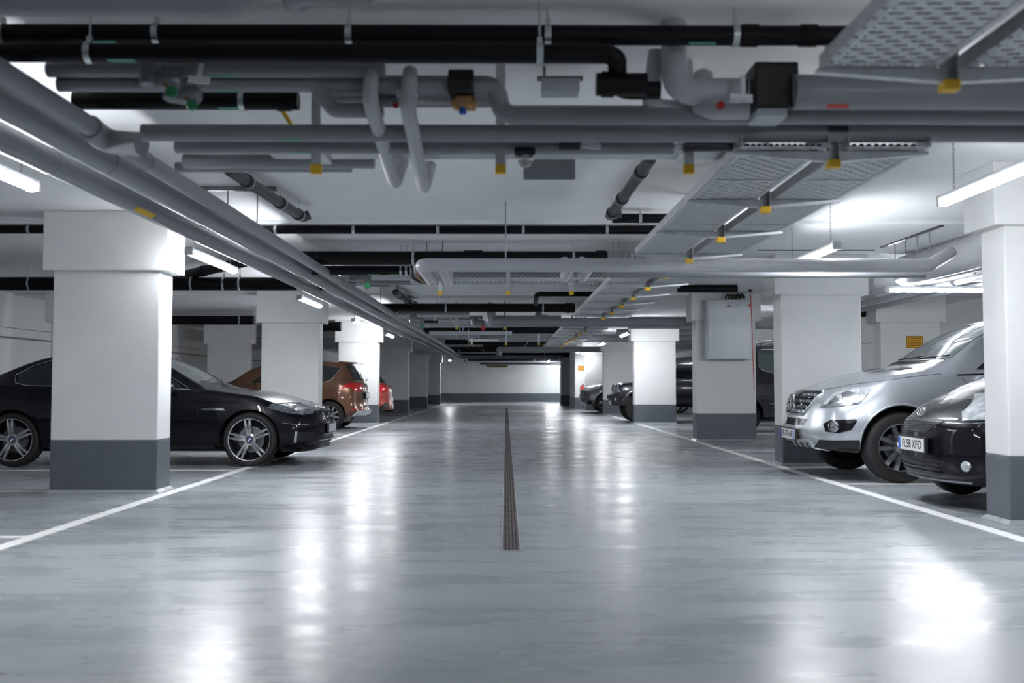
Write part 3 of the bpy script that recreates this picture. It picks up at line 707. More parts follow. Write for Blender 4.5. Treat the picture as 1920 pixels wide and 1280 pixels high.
# ---- pipes and ducts on the right
for (px, pya, r, lab, y0, y1, col) in ():
    pass
t = thing('duct', 'very fat white duct running back above the silver car', 'duct', (5.12, 8.3, H + 1.45))
b = bmesh.new(); sweep(b, [(0, -1.5, 0), (0, 4.0, 0)], 0.19, seg=32); finish('duct_run', b, GW, t, smooth=50)
t = thing('duct', 'curved white duct above the crosswise tube lamp', 'duct', (5.9, 13.0, H + 1.49))
b = bmesh.new(); sweep(b, [(1.6, -1.2, 0), (-.2, .2, 0), (-.5, .85, 0)], 0.13, R=.8, seg=28); finish('duct_run', b, GW, t, smooth=50)
for k in range(4):
    b = bmesh.new(); x0 = -.2 + .4 * k
    lathe(b, [(.131, x0), (.14, x0 + .01), (.14, x0 + .03), (.131, x0 + .04)], 'x', 28, (0, -.15 - .2 * k, 0), cap=False)
    o = finish('duct_ring', b, GW, t, smooth=40); o.rotation_euler = (0, 0, 0)
for k in range(3):
    t = thing('pipe', ['left', 'middle', 'right'][k] + ' of three pale pipes slanting away right of the silver car pillar', 'pipe', (5.35 + .5 * k, 8.3, H + 1.325))
    b = bmesh.new(); sweep(b, [(0.0, 0, 0), (0, 11.5, 0)], 0.04); finish('pipe_run', b, GW, t, smooth=50)
xpipe('black pipe over the right back bays', 1612, 1645, 586, 1.3, .08, BP, pxref=1630)
t = thing('rail_hanger', 'ceiling rail with four rods above the white duct', 'bracket', ath(1698, 444, CEIL - .02))
b = bmesh.new(); box(b, -.02, .02, -.9, .7, -.03, .02); finish('ceiling_rail', b, M['gunalu'], t)
for k in range(4):
    b = bmesh.new(); sweep(b, [(0, -.6 + .3 * k, -.03), (0, -.6 + .3 * k, -.36)], .006, seg=6); finish('threaded_rod', b, M['dsteel'], t)
xpipe('thin black conduit along the ceiling at the right', 1420, 1640, 468, 1.63, .012, BP, pxref=1530, clamps=(1545,))
t = thing('duct', 'white duct in the distance behind the glaring pillar', 'duct', (4.4, 27.5, H + 1.38))
b = bmesh.new(); sweep(b, [(-1.3, -.5, 0), (2.5, -.5, 0), (4, 1, 0)], .17, R=.6, seg=26); finish('duct_run', b, GW, t, smooth=50)
t = thing('duct', 'pale duct crossing behind the third right pillar', 'duct', (4.6, 20.4, H + 1.30))
b = bmesh.new(); sweep(b, [(-2.0, 0, 0), (.6, 0, 0), (3, 1, 0)], .13, R=.6, seg=26); finish('duct_run', b, GW, t, smooth=50)
xpipe('black cable conduit above the electrical cabinet', 1270, 1382, 541, 1.6, .06, BP, pxref=1330)

# ---- electrical cabinet, pull cord
cz = atZ(1365, 617, 17.4)
t = thing('electrical_cabinet', 'grey steel electrical cabinet on the pillar', 'cabinet', (cz.x, 17.6, 0))
w0, w1 = atZ(1324, 617, 17.4).x - cz.x, atZ(1408, 617, 17.4).x - cz.x
z0, z1 = atZ(1365, 673, 17.4).z, atZ(1365, 562, 17.4).z
b = bmesh.new(); box(b, w0, w1, -0.24, -0.046, z0, z1, bev=.006); finish('cabinet_body', b, M['cabinet'], t)
b = bmesh.new(); box(b, w0 + .025, w1 - .025, -0.256, -0.241, z0 + .025, z1 - .025, bev=.004); dr = finish('cabinet_door', b, M['cabinet'], t)
b = bmesh.new(); box(b, -.07, .08, -.259, -.2565, z1 - .20, z1 - .08); lb = finish('door_label', b, M['tag'], dr)
b = bmesh.new(); box(b, -.04, .05, -.261, -.2592, z1 - .115, z1 - .10); box(b, -.06, .07, -.261, -.2592, z1 - .15, z1 - .143); finish('label_print', b, M['ink'], dr)
b = bmesh.new(); box(b, -.01, .01, -.262, -.2565, z1 - .07, z1 - .05, bev=.003); finish('door_lock', b, M['dsteel'], dr)
for k, dx in enumerate((-.14, -.08, -.02, .05, .12)):
    b = bmesh.new(); sweep(b, [(cz.x + dx + .1, 17.42, z1), (cz.x + dx + .14, 17.44, z1 + .12), (cz.x + dx + .2, 17.46, CEIL - .1)], .024 if k > 2 else .014, seg=10, R=.05)
    simple('cable', b, M['blk'] if k > 2 else M['rubber'], ['leftmost', 'second', 'middle', 'fourth', 'rightmost'][k] + ' cable entering the electrical cabinet from above', 'cable', smooth=60)
c = atZ(1407, 540, 16.9)
t = thing('pull_switch', 'black ceiling pull switch with a long red cord', 'switch', (c.x, 16.9, 0))
b = bmesh.new(); lathe(b, [(.05, c.z + .03), (.04, c.z - .02), (.03, c.z - .06)], 'z', 14); box(b, -.012, .012, -.012, .012, c.z, CEIL); finish('switch_body', b, M['blk'], t)
zb = atZ(1409, 733, 16.9).z
b = bmesh.new(); sweep(b, [(0, 0, c.z - .05), (.02, 0, 2.0), (.045, 0, zb)], .007, seg=8); finish('red_cord', b, M['red'], t)
b = bmesh.new(); prism(b, [(-.06, c.z - .32), (.0, c.z - .32), (-.01, c.z - .26)], 'y', -.005, .005); finish('red_flag', b, M['red'], t)
# fixing dots on the cabinet pillar
# ---- signs
def sign(x, y, z, w, h, lab):
    t = thing('sign', lab, 'sign', (x, y, z))
    b = bmesh.new(); box(b, -w / 2, w / 2, -.012, 0, -h / 2, h / 2, bev=.004); finish('sign_panel', b, M['orange'], t)
    b = bmesh.new(); rng = random.Random(int(x * 100))
    rows = 4
    for r in range(rows):
        zz = h / 2 - h * (.18 + .2 * r); xx = -w * .40
        while xx < w * .38:
            ww = rng.uniform(.012, .035) * w / .3; xe = min(xx + ww, w * .42)
            box(b, xx, xe, -.0135, -.0122, zz - h * .035, zz + h * .035); xx = xe + w * .02
    for (a, bb, c_, d) in ((-w / 2 + .003, w / 2 - .003, h / 2 - .014, h / 2 - .006), (-w / 2 + .003, w / 2 - .003, -h / 2 + .006, -h / 2 + .014)):
        box(b, a, bb, -.0135, -.0122, c_, d)
    for s in (-1, 1): box(b, s * (w / 2 - .01) - .004, s * (w / 2 - .01) + .004, -.0135, -.0122, -h / 2 + .006, h / 2 - .006)
    finish('sign_text', b, M['ink'], t)
c = atZ(1714.5, 641, 17.0); sign(c.x, 17.0 - .002, c.z, .30, .215, 'orange notice with small dark print on the back-row pillar')
c = atZ(1090, 690, 38.4); sign(c.x, 38.4 - .002, c.z, .27, .19, 'small orange notice on the long pier above the extinguisher')
# ---- extinguisher
c = atZ(1093, 728, 38.25)
t = thing('fire_extinguisher', 'red fire extinguisher on the pier past the small grey car', 'fire extinguisher', (c.x, 38.27, 0))
b = bmesh.new(); lathe(b, [(.06, .50), (.085, .52), (.085, .90), (.06, .96), (.025, .98)], 'z', 20); finish('cylinder_body', b, M['red'], t, smooth=40)
b = bmesh.new(); box(b, -.02, .02, -.02, .02, .98, 1.03); box(b, -.02, .09, -.012, .012, 1.03, 1.05); finish('valve_head', b, M['blk'], t)
b = bmesh.new(); sweep(b, [(-.02, 0, 1.0), (-.11, 0, .9), (-.10, 0, .6)], .012, R=.05, seg=8); finish('hose', b, M['blk'], t, smooth=60)
b = bmesh.new(); box(b, -.04, .04, .07, .128, .8, .84); finish('wall_bracket', b, M['dsteel'], t)
# ================================================================== cars
def hermite(keys, x):
    if x <= keys[0][0]: return keys[0][1]
    if x >= keys[-1][0]: return keys[-1][1]
    n = len(keys)
    for i in range(n - 1):
        if keys[i][0] <= x <= keys[i + 1][0]: break
    def sl(j):
        if j == 0: return (keys[1][1] - keys[0][1]) / (keys[1][0] - keys[0][0])
        if j == n - 1: return (keys[-1][1] - keys[-2][1]) / (keys[-1][0] - keys[-2][0])
        a = (keys[j][1] - keys[j - 1][1]) / (keys[j][0] - keys[j - 1][0]); c = (keys[j + 1][1] - keys[j][1]) / (keys[j + 1][0] - keys[j][0])
        return 0 if a * c <= 0 else 2 * a * c / (a + c)
    h = keys[i + 1][0] - keys[i][0]; t = (x - keys[i][0]) / h
    m0, m1 = sl(i) * h, sl(i + 1) * h
    return (2 * t ** 3 - 3 * t ** 2 + 1) * keys[i][1] + (t ** 3 - 2 * t ** 2 + t) * m0 + (-2 * t ** 3 + 3 * t ** 2) * keys[i + 1][1] + (t ** 3 - t ** 2) * m1

class Car:
    def __init__(s, label, L, W, top, belt, bot, wtop, wmid, frake, rrake, cf, cr, loc, rz, paint, arch, wheels, crown=0.05, flare=0.0, name='car'):
        s.L = L; s.W = W
        s.root = thing(name, label, 'car', loc, rz)
        st = []
        for i in range(64):
            t = i / 63; st.append(L * (t - 0.10 * math.sin(2 * PI * t) / (2 * PI) * 1.0))
        seq = [(0, .25, 0), (0, .5, 0), (0, .72, 0), (0, .88, 0), (0.0, .955, 0), (.012, .985, 0)] + [(max(x, .03), 1, 0) for x in st if .03 < x < L - .03] + \
              [(L - .012, .985, 0), (L, .955, 0), (L, .88, 0), (L, .72, 0), (L, .5, 0), (L, .25, 0)]
        bm = bmesh.new(); rings = []
        for (x, sc, _) in seq:
            zt = hermite(top, x); zb = hermite(bot, x); zs = min(hermite(belt, x), zt - crown - 0.012)
            wt = hermite(wtop, x); wm = hermite(wmid, x)
            hh = zs - zb
            half = [(0, zb), (wm * .55, zb), (wm * .86, zb + .005), (wm * .955, zb + .05), (wm * .99, zb + .14 * hh + .03), (wm, zb + .36 * hh), (wm + flare * .4, zb + .55 * hh),
                    (wm - .008, zb + .74 * hh), (wm - .03, zb + .90 * hh), (wm - .062, zs)]
            wr = wt
            zc = zt - crown
            b0 = wm - .062
            if zc - zs > 0.06:
                half += [(b0 + (wr - b0) * .06, zs + (zc - zs) * .05), (b0 + (wr - b0) * .35, zs + (zc - zs) * .33), (b0 + (wr - b0) * .68, zs + (zc - zs) * .66), (b0 + (wr - b0) * .93, zs + (zc - zs) * .91),
                         (wr * .985, zc + crown * .12)]
            else:
                half += [(b0 - .01, zs + .25 * (zc - zs) + .004), (b0 - .03, zs + .5 * (zc - zs) + .010), (b0 - .06, zs + (zc - zs) * .8 + .016), (wr + (b0 - wr) * .35, zc + crown * .10 + .003), (wr, zc + crown * .25)]
            half += [(wr * .93, zc + crown * .42), (wr * .8, zc + crown * .64), (wr * .55, zc + crown * .86), (wr * .28, zc + crown * .97), (0, zt)]
            zm = (zt + zb) / 2 if zt < 1.25 else zb + .4
            ring = []
            pts = half + [(-y, z) for (y, z) in half[-2:0:-1]]
            for (y, z) in pts:
                ring.append(bm.verts.new((-x, y * sc, zm + (z - zm) * sc)))
            rings.append(ring)
        n = len(rings[0])
        for i in range(len(rings) - 1):
            for k in range(n):
                bm.faces.new([rings[i][k], rings[i][(k + 1) % n], rings[i + 1][(k + 1) % n], rings[i + 1][k]])
        bm.faces.new(rings[0]); bm.faces.new(rings[-1][::-1])
        lf, lr = .95, .8
        def deform(co):
            x = -co.x; y = abs(co.y) / W; z = co.z
            if x < lf:
                f = 1 - x / lf; f = f * f * (3 - 2 * f)
                co.x -= (cf * min(y, 1.05) ** 2.6 + hermite(frake, z)) * f
            if L - x < lr:
                f = 1 - (L - x) / lr; f = f * f * (3 - 2 * f)
                co.x += (cr * min(y, 1.05) ** 2.6 + hermite(rrake, z)) * f
        for v in bm.verts: deform(v.co)
        bmesh.ops.recalc_face_normals(bm, faces=bm.faces)
        me = bpy.data.meshes.new('body'); bm.to_mesh(me); bm.free(); me.materials.append(paint); me.materials.append(M['blk'])
        body = bpy.data.objects.new('body', me); COL.objects.link(body)
        # wheel arches
        R = arch[2]
        for xw in arch[:2]:
            for sgn in (-1, 1):
                c = bmesh.new(); lathe(c, [(R, 0), (R, .36)], 'y', 48, (-xw, (W - .30) if sgn > 0 else -(W + .06), arch[3]))
                bmesh.ops.recalc_face_normals(c, faces=c.faces)
                cm = bpy.data.meshes.new('c'); c.to_mesh(cm); c.free(); cm.materials.append(M['blk'])
                co = bpy.data.objects.new('c', cm); COL.objects.link(co)
                md = body.modifiers.new('b', 'BOOLEAN'); md.operation = 'DIFFERENCE'; md.object = co; md.solver = 'EXACT'; md.material_mode = 'TRANSFER'
                dg = bpy.context.evaluated_depsgraph_get(); dg.update()
                nm = bpy.data.meshes.new_from_object(body.evaluated_get(dg))
                body.modifiers.clear(); body.data = nm
                bpy.data.objects.remove(co)
        me = body.data; me.name = 'body'
        for p in me.polygons: p.use_smooth = True
        me.set_sharp_from_angle(angle=math.radians(38))
        body.parent = s.root; s.body = body
        bb = bmesh.new(); bb.from_mesh(me); s.bvh = BVHTree.FromBMesh(bb); bb.free()
        s.wheels = wheels
        for xw in arch[:2]:
            for sgn in (-1, 1): wheel(s.root, (-xw, sgn * (W - .025), wheels['r']), sgn, **wheels)
        b = bmesh.new(); box(b, -L + .5, -.5, -W + .32, W - .32, hermite(bot, 1.5) - .04, .5); finish('underbody', b, M['blk'], s.root)
    def hit(s, mode, u, v):
        if mode == 'L': o, d = Vector((-u, 3, v)), Vector((0, -1, 0))
        elif mode == 'R': o, d = Vector((-u, -3, v)), Vector((0, 1, 0))
        elif mode == 'F': o, d = Vector((2, u, v)), Vector((-1, 0, 0))
        elif mode == 'B': o, d = Vector((-s.L - 2, u, v)), Vector((1, 0, 0))
        elif mode == 'T': o, d = Vector((-u, v, 4)), Vector((0, 0, -1))
        elif mode == 'CL': o, d = Vector((-u + 2.1, v * 0 + s.W + 2.1, v)), Vector((-1, -1, 0)).normalized()
        h = s.bvh.ray_cast(o, d)
        if h[0] is None:
            h = s.bvh.find_nearest(o + d * (2.2 if mode in 'LR' else 2.1))
        nrm = h[1]
        if nrm.dot(d) > 0: nrm = -nrm
        return h[0], nrm
    def patch(s, name, mode, poly, m, off=.004, nu=14, nv=8, parent=None, deep=.012, smooth=40):
        """panel that follows the body, outline given in the view named by mode"""
        us = [p[0] for p in poly]; u0, u1 = min(us), max(us)
        U = sorted(set([round(u0 + (u1 - u0) * i / nu, 4) for i in range(nu + 1)] + [round(u, 4) for u in us]))
        n = len(poly); cols = []
        for u in U:
            uu = min(max(u, u0 + 1e-4), u1 - 1e-4); vs = []
            for i in range(n):
                a, c = poly[i], poly[(i + 1) % n]
                if (a[0] - uu) * (c[0] - uu) <= 0 and a[0] != c[0]:
                    t = (uu - a[0]) / (c[0] - a[0]); vs.append(a[1] + (c[1] - a[1]) * t)
            if len(vs) < 2: continue
            cols.append((uu, min(vs), max(vs)))
        bm = bmesh.new(); G = []; B = []
        for (u, v0, v1) in cols:
            g = []; bk = []
            for j in range(nv + 1):
                v = v0 + (v1 - v0) * j / nv
                p, nr = s.hit(mode, u, v)
                g.append(bm.verts.new(p + nr * off)); bk.append(bm.verts.new(p - nr * deep))
            G.append(g); B.append(bk)
        for i in range(len(G) - 1):
            for j in range(nv):
                bm.faces.new([G[i][j], G[i + 1][j], G[i + 1][j + 1], G[i][j + 1]])
                bm.faces.new([B[i][j], B[i][j + 1], B[i + 1][j + 1], B[i + 1][j]])
            bm.faces.new([G[i][0], B[i][0], B[i + 1][0], G[i + 1][0]]); bm.faces.new([G[i][nv], G[i + 1][nv], B[i + 1][nv], B[i][nv]])
        for i in (0, -1):
            for j in range(nv): bm.faces.new([G[i][j], G[i][j + 1], B[i][j + 1], B[i][j]])
        return finish(name, bm, m, parent or s.root, smooth)
    def strip(s, name, mode, pts, w, m, off=.004, parent=None, n=24):
        """thin trim or seam following the body along pts"""
        P = []
        for i in range(len(pts) - 1):
            k = max(2, int(n * math.hypot(pts[i + 1][0] - pts[i][0], pts[i + 1][1] - pts[i][1])))
            for j in range(k): P.append((pts[i][0] + (pts[i + 1][0] - pts[i][0]) * j / k, pts[i][1] + (pts[i + 1][1] - pts[i][1]) * j / k))
        P.append(pts[-1]); bm = bmesh.new()
        Q = []
        for q in P:
            p, nr = s.hit(mode, *q); Q.append(p + nr * off)
        sweep(bm, Q, w, seg=8)
        return finish(name, bm, m, parent or s.root, smooth=60)
    def plate(s, mode, u, v, w, h, text, band=None, name='number_plate', bandside=-1, tilt=0, off=.02, asp=None, tcol=None):
        p, nr = s.hit(mode, u, v); nr = Vector((nr.x, nr.y, 0)).normalized()
        dirx = 1 if mode == 'F' else -1
        e = bpy.data.objects.new(name, None)
        b = bmesh.new(); box(b, -w / 2, w / 2, -.004, .004, -h / 2, h / 2, bev=.003)
        o = finish(name, b, M['plate'], s.root); o.location = p + Vector((dirx * off, 0, 0)); bpy.data.objects.remove(e)
        # local -y of the plate looks outward
        o.rotation_euler = (0, 0, PI / 2 if dirx > 0 else -PI / 2)
        b = bmesh.new(); box(b, -w / 2 - .012, w / 2 + .012, .0, .03, -h / 2 - .012, h / 2 + .012, bev=.004); finish('plate_holder', b, M['blk'], o)
        if band is not None:
            b = bmesh.new(); x0, x1 = (-w / 2 + .002, -w / 2 + .045) if bandside < 0 else (w / 2 - .045, w / 2 - .002)
            box(b, x0, x1, -.0052, -.0042, -h / 2 + .003, h / 2 - .003); finish('blue_band', b, M['blue'], o)
        if band == 'both':
            b = bmesh.new(); box(b, -w / 2 + .002, -w / 2 + .045, -.0052, -.0042, -h / 2 + .003, h / 2 - .003); finish('blue_band', b, M['blue'], o)
        if text: 
            tm = textmesh('plate_text', text, h * .92, M['blk'], o, (.018 if (band and bandside < 0 and band != 'both') else 0, -.0046, -h * .0), (PI / 2, 0, 0), sx=.8 if asp is None else asp, depth=.0006)
        return o

def wheel(root, loc, sgn, r=.33, rim=.24, w=.235, style='double', m=None, n=5, hub=None, spm=None, logo=None):
    b = bmesh.new()
    hw = w / 2
    prof = [(rim * .985, -hw + .02), (rim + .01, -hw + .005), ((rim + r) / 2, -hw), (r - .022, -hw + .008), (r - .004, -hw + .03), (r, -hw + .06), (r, hw - .06), (r - .004, hw - .03), (r - .022, hw - .008), ((rim + r) / 2, hw), (rim + .01, hw - .005), (rim * .985, hw - .02)]
    lathe(b, prof, 'y', 56, cap=False)
    tyre = finish('wheel', b, M['rubber'], root, smooth=40)
    tyre.location = (loc[0], loc[1] - sgn * hw, loc[2])
    if sgn < 0: tyre.rotation_euler = (0, 0, PI)
    # outer face is +y here
    b = bmesh.new()
    lathe(b, [(rim * .90, -hw + .02), (rim * .93, hw - .05), (rim * .965, hw - .018), (rim * .99, hw - .004), (rim * 1.01, hw - .006), (rim * 1.01, hw - .02)], 'y', 56, cap=False)
    finish('rim_barrel', b, m, tyre, smooth=40)
    b = bmesh.new(); lathe(b, [(rim * .955, hw - .016), (rim * .965, hw - .002), (rim * 1.0, hw + .001), (rim * 1.012, hw - .006)], 'y', 56, cap=False); finish('rim_lip', b, spm or m, tyre, smooth=40)
    b = bmesh.new(); lathe(b, [(rim * .62, -.01), (rim * .62, .012), (.03, .012), (.03, -.01)], 'y', 32); bd = finish('brake_disc', b, M['dsteel'], tyre, smooth=40)
    b = bmesh.new(); lathe(b, [(rim * .92, -hw + .03), (rim * .92, -hw + .035)], 'y', 32); finish('inner_shield', b, M['blk'], tyre)
    b = bmesh.new(); y0, y1 = hw - .045, hw - .016
    lathe(b, [(rim * .30, y0 - .02), (rim * .29, y1 - .01), (rim * .20, y1 - .002), (rim * .16, y1 - .01)], 'y', 28)
    def spoke(a, r0, r1, w0, w1, wm_=None, d0=0, d1=0, bow=0):
        ca, sa = math.cos(a), math.sin(a); px, pz = -sa, ca
        N = 6; L_, R_ = [], []
        for i in range(N + 1):
            t = i / N; rr = r0 + (r1 - r0) * t; ww = w0 + (w1 - w0) * t
            if wm_: ww += wm_ * math.sin(PI * t)
            off = d0 + (d1 - d0) * t + bow * math.sin(PI * t); dz = .012 * math.sin(PI * t * .9)
            cx, cz = ca * rr + px * off, sa * rr + pz * off
            sec = [(cx + px * ww, y0 + .0, cz + pz * ww), (cx + px * ww * .75, y1 - .004 + dz, cz + pz * ww * .75), (cx - px * ww * .75, y1 - .004 + dz, cz - pz * ww * .75), (cx - px * ww, y0, cz - pz * ww)]
            L_.append([b.verts.new(q) for q in sec])
        for i in range(N):
            for k in range(4): b.faces.new([L_[i][k], L_[i][(k + 1) % 4], L_[i + 1][(k + 1) % 4], L_[i + 1][k]])
        b.faces.new(L_[0]); b.faces.new(L_[-1][::-1])
    for k in range(n):
        a = 2 * PI * k / n + PI / 2 - .12
        if style == 'double':
            spoke(a, rim * .2, rim * .97, .012, .010, .012, d0=.014, d1=.030)
            spoke(a, rim * .2, rim * .97, .012, .010, .012, d0=-.014, d1=-.030)
        elif style == 'wide':
            spoke(a, rim * .2, rim * .97, .020, .030, d0=.018, d1=.060)
            spoke(a, rim * .2, rim * .97, .020, .030, d0=-.018, d1=-.060)
        else:
            spoke(a, rim * .15, rim * .97, .014, .016, .004)
    finish('spokes', b, spm or m, tyre, smooth=35)
    b = bmesh.new()
    for k in range(5):
        a = 2 * PI * k / 5 + .3; lathe(b, [(.009, y1 - .02), (.009, y1 - .004)], 'y', 8, (rim * .23 * math.cos(a), 0, rim * .23 * math.sin(a)))
    finish('wheel_bolts', b, M['blk'], tyre)
    b = bmesh.new(); lathe(b, [(rim * .14, y1 - .012), (rim * .135, y1 + .002)], 'y', 24); hc = finish('hub_cap', b, M['gunalu'] if logo else m, tyre)
    if logo == 'roundel':
        roundel(hc, (0, y1 + .0025, 0), rim * .13, 'y')
    return tyre

def roundel(parent, c, R, axis):
    """blue and white quartered badge"""
    for q in range(4):
        b = bmesh.new(); pts = [(0, 0)] + [(R * .66 * math.cos(a), R * .66 * math.sin(a)) for a in [q * PI / 2 + i * PI / 16 for i in range(9)]]
        if axis == 'y': prism(b, [(c[0] + u, c[2] + v) for u, v in pts], 'y', c[1], c[1] + .0012)
        else: prism(b, [(c[1] + u, c[2] + v) for u, v in pts], 'x', c[0], c[0] + .0012)
        finish('badge_quadrant', b, M['blue'] if q % 2 == 0 else M['plate'], parent)

# ------------------------------------------------------------------ black saloon on the left
bm_ = dict(r=.340, rim=.266, w=.245, style='double', m=M['gunalu'], spm=M['alu'], n=5, logo='roundel')
C = Car('black saloon with double-spoke alloys parked nose-out behind the first left pillar', 4.90, .925,
    top=[(0, .70), (.12, .765), (.35, .845), (.7, .915), (1.1, .965), (1.38, 1.005), (1.60, 1.085), (2.0, 1.30), (2.35, 1.42), (2.8, 1.463), (3.4, 1.43), (3.8, 1.33), (4.25, 1.14), (4.45, 1.09), (4.85, 1.05), (4.9, 1.02)],
    belt=[(0, .62), (.3, .76), (.8, .845), (1.4, .92), (2.2, .965), (3.6, 1.0), (4.4, 1.02), (4.9, .93)],
    bot=[(0, .24), (.15, .20), (1.3, .22), (3.6, .22), (4.6, .26), (4.9, .34)],
    wtop=[(0, .60), (.5, .70), (1.2, .74), (1.6, .70), (2.3, .60), (3.0, .60), (3.8, .58), (4.4, .68), (4.9, .72)],
    wmid=[(0, .85), (.4, .905), (1.0, .925), (3.9, .925), (4.9, .84)],
    frake=[(.2, .07), (.32, .0), (.5, .0), (.62, .02), (.75, .09), (.9, .22)], rrake=[(.3, .02), (.6, .0), (.9, .06), (1.1, .1)], cf=.33, cr=.25,
    loc=(-2.36, 13.05, 0), rz=0, paint=M['p_black'], arch=(.86, 3.83, .375, .345), wheels=bm_, crown=.045, flare=.01)
for md in 'RL':
    C.patch('side_window', md, [(1.72, .985), (1.78, 1.03), (2.35, 1.345), (2.75, 1.395), (2.83, 1.395), (2.83, .995)], M['glass'], parent=C.root)
    C.patch('side_window', md, [(2.87, 1.0), (2.87, 1.395), (3.3, 1.38), (3.62, 1.28), (3.86, 1.17), (3.80, 1.06), (3.7, 1.025)], M['glass'])
    C.strip('window_trim', md, [(1.62, .965), (2.35, .99), (2.9, .995), (3.68, 1.015), (3.83, 1.05), (3.89, 1.15), (3.7, 1.27), (3.3, 1.395), (2.8, 1.41), (2.32, 1.355), (1.66, .985)], .006, M['chrome'])
    C.strip('door_seam', md, [(1.47, .90), (1.50, .75), (1.49, .34)], .0035, M['gblk'], off=0.0)
    C.strip('door_seam', md, [(2.85, .96), (2.87, .5), (2.84, .30)], .0035, M['gblk'], off=0.0)
    C.strip('door_seam', md, [(3.72, 1.0), (3.62, .8), (3.42, .5), (3.40, .32)], .0035, M['gblk'], off=0.0)
    C.strip('body_crease', md, [(1.0, .80), (2.0, .835), (3.2, .86), (4.4, .88)], .004, M['p_black'], off=.002)
    C.patch('side_indicator', md, [(1.15, .705), (1.19, .735), (1.43, .735), (1.46, .725), (1.42, .705)], M['chrome'], off=.006)
    C.patch('door_handle', md, [(2.55, .865), (2.57, .89), (2.77, .895), (2.79, .875)], M['p_black'], off=.022)
    C.patch('door_handle', md, [(3.40, .885), (3.42, .91), (3.60, .915), (3.62, .895)], M['p_black'], off=.022)
    C.patch('side_skirt', md, [(1.3, .23), (1.3, .30), (3.38, .30), (3.38, .23)], M['gblk'], off=.012)
    C.patch('headlight', md, [(.13, .655), (.14, .735), (.28, .775), (.45, .785), (.60, .765), (.66, .742), (.58, .715), (.40, .670), (.22, .645)], M['lensd'], off=.006, nu=22)
    C.strip('headlight_brow', md, [(.15, .745), (.28, .787), (.45, .797), (.62, .772)], .006, M['chrome'], off=.005)
    C.strip('bumper_line', md, [(.16, .52), (.30, .53), (.46, .55)], .004, M['chrome'], off=.0)
    C.patch('fog_intake', md, [(.10, .31), (.10, .42), (.26, .43), (.30, .32)], M['blk'], off=.003)
    C.patch('fog_trim', md, [(.28, .30), (.27, .44), (.295, .44), (.315, .30)], M['alu'], off=.006)
for sgn in (-1, 1):
    g = [(sgn * (.155 + .115 * math.cos(a) * (1 if abs(math.cos(a)) < .9 else 1)), .635 + .105 * math.sin(a) + .0) for a in [2 * PI * i / 20 for i in range(20)]]
    g2 = [(sgn * (.155 + .135 * math.cos(a)), .635 + .125 * math.sin(a)) for a in [2 * PI * i / 20 for i in range(20)]]
    fr = C.patch('kidney_grille', 'F', g2, M['chrome'], off=.005, nu=18)
    C.patch('grille_mesh', 'F', g, M['blk'], off=.009, nu=18, parent=fr)
    for k in range(6):
        y = sgn * (.07 + .034 * k); C.strip('grille_bar', 'F', [(y, .56), (y, .71)], .004, M['gblk'], off=.010, parent=fr)
C.patch('lower_intake', 'F', [(-.45, .26), (-.52, .36), (.52, .36), (.45, .26)], M['blk'], off=.004)
C.strip('intake_trim', 'F', [(-.5, .31), (.5, .31)], .006, M['alu'], off=.008)
C.patch('front_splitter', 'F', [(-.80, .215), (-.82, .245), (.82, .245), (.80, .215)], M['gblk'], off=.045, deep=.03)
C.patch('windscreen', 'F', [(-.66, 1.055), (-.58, 1.38), (-.3, 1.41), (.3, 1.41), (.58, 1.38), (.66, 1.055)], M['wind'], off=.003, nu=20, nv=10)
C.patch('rear_window', 'B', [(-.60, 1.12), (-.52, 1.36), (.52, 1.36), (.60, 1.12)], M['glass'], off=.003)
C.strip('wiper', 'F', [(-.55, 1.06), (.1, 1.10)], .008, M['blk'], off=.016); C.strip('wiper', 'F', [(.0, 1.06), (.6, 1.09)], .008, M['blk'], off=.016)
C.plate('F', 0, .455, .50, .105, None, 'eu', off=.03)
p, n_ = C.hit('T', .20, 0); b = bmesh.new(); lathe(b, [(.036, 0), (.034, .006)], 'z', 24); bd = finish('bonnet_badge', b, M['gunalu'], C.root)
bd.location = p; bd.rotation_euler = (0, .35, 0); roundel_parent = bd
for q in range(4):
    b = bmesh.new(); pts = [(0, 0)] + [(.024 * math.cos(a), .024 * math.sin(a)) for a in [q * PI / 2 + i * PI / 16 for i in range(9)]]
    prism(b, pts, 'z', .006, .0075); finish('badge_quadrant', b, M['blue'] if q % 2 == 0 else M['plate'], bd)
def mirror(C, x, y, z, m, s=1.0, sides=(-1, 1)):
    for sg in sides:
        b = bmesh.new(); bmesh.ops.create_uvsphere(b, u_segments=20, v_segments=12, radius=1)
        for v in b.verts:
            v.co = Vector((v.co.x * .075 * s * (1 if v.co.x > 0 else .45), v.co.y * .105 * s, v.co.z * .070 * s))
        o = finish('door_mirror', b, m, C.root, smooth=60); o.location = (-x, sg * y, z)
        b = bmesh.new(); box(b, -.02, .03, -.1, .0, -.055, -.03, bev=.006); q = finish('mirror_arm', b, M['gblk'], o); q.rotation_euler = (0, 0, 0 if sg > 0 else PI)
mirror(C, 1.86, .975, .985, M['p_black'])
for sg in (-1, 1): C.patch('tail_light', 'B', [(sg * .45, .83), (sg * .45, .95), (sg * .84, .95), (sg * .84, .80)], M['redlens'], off=.005)

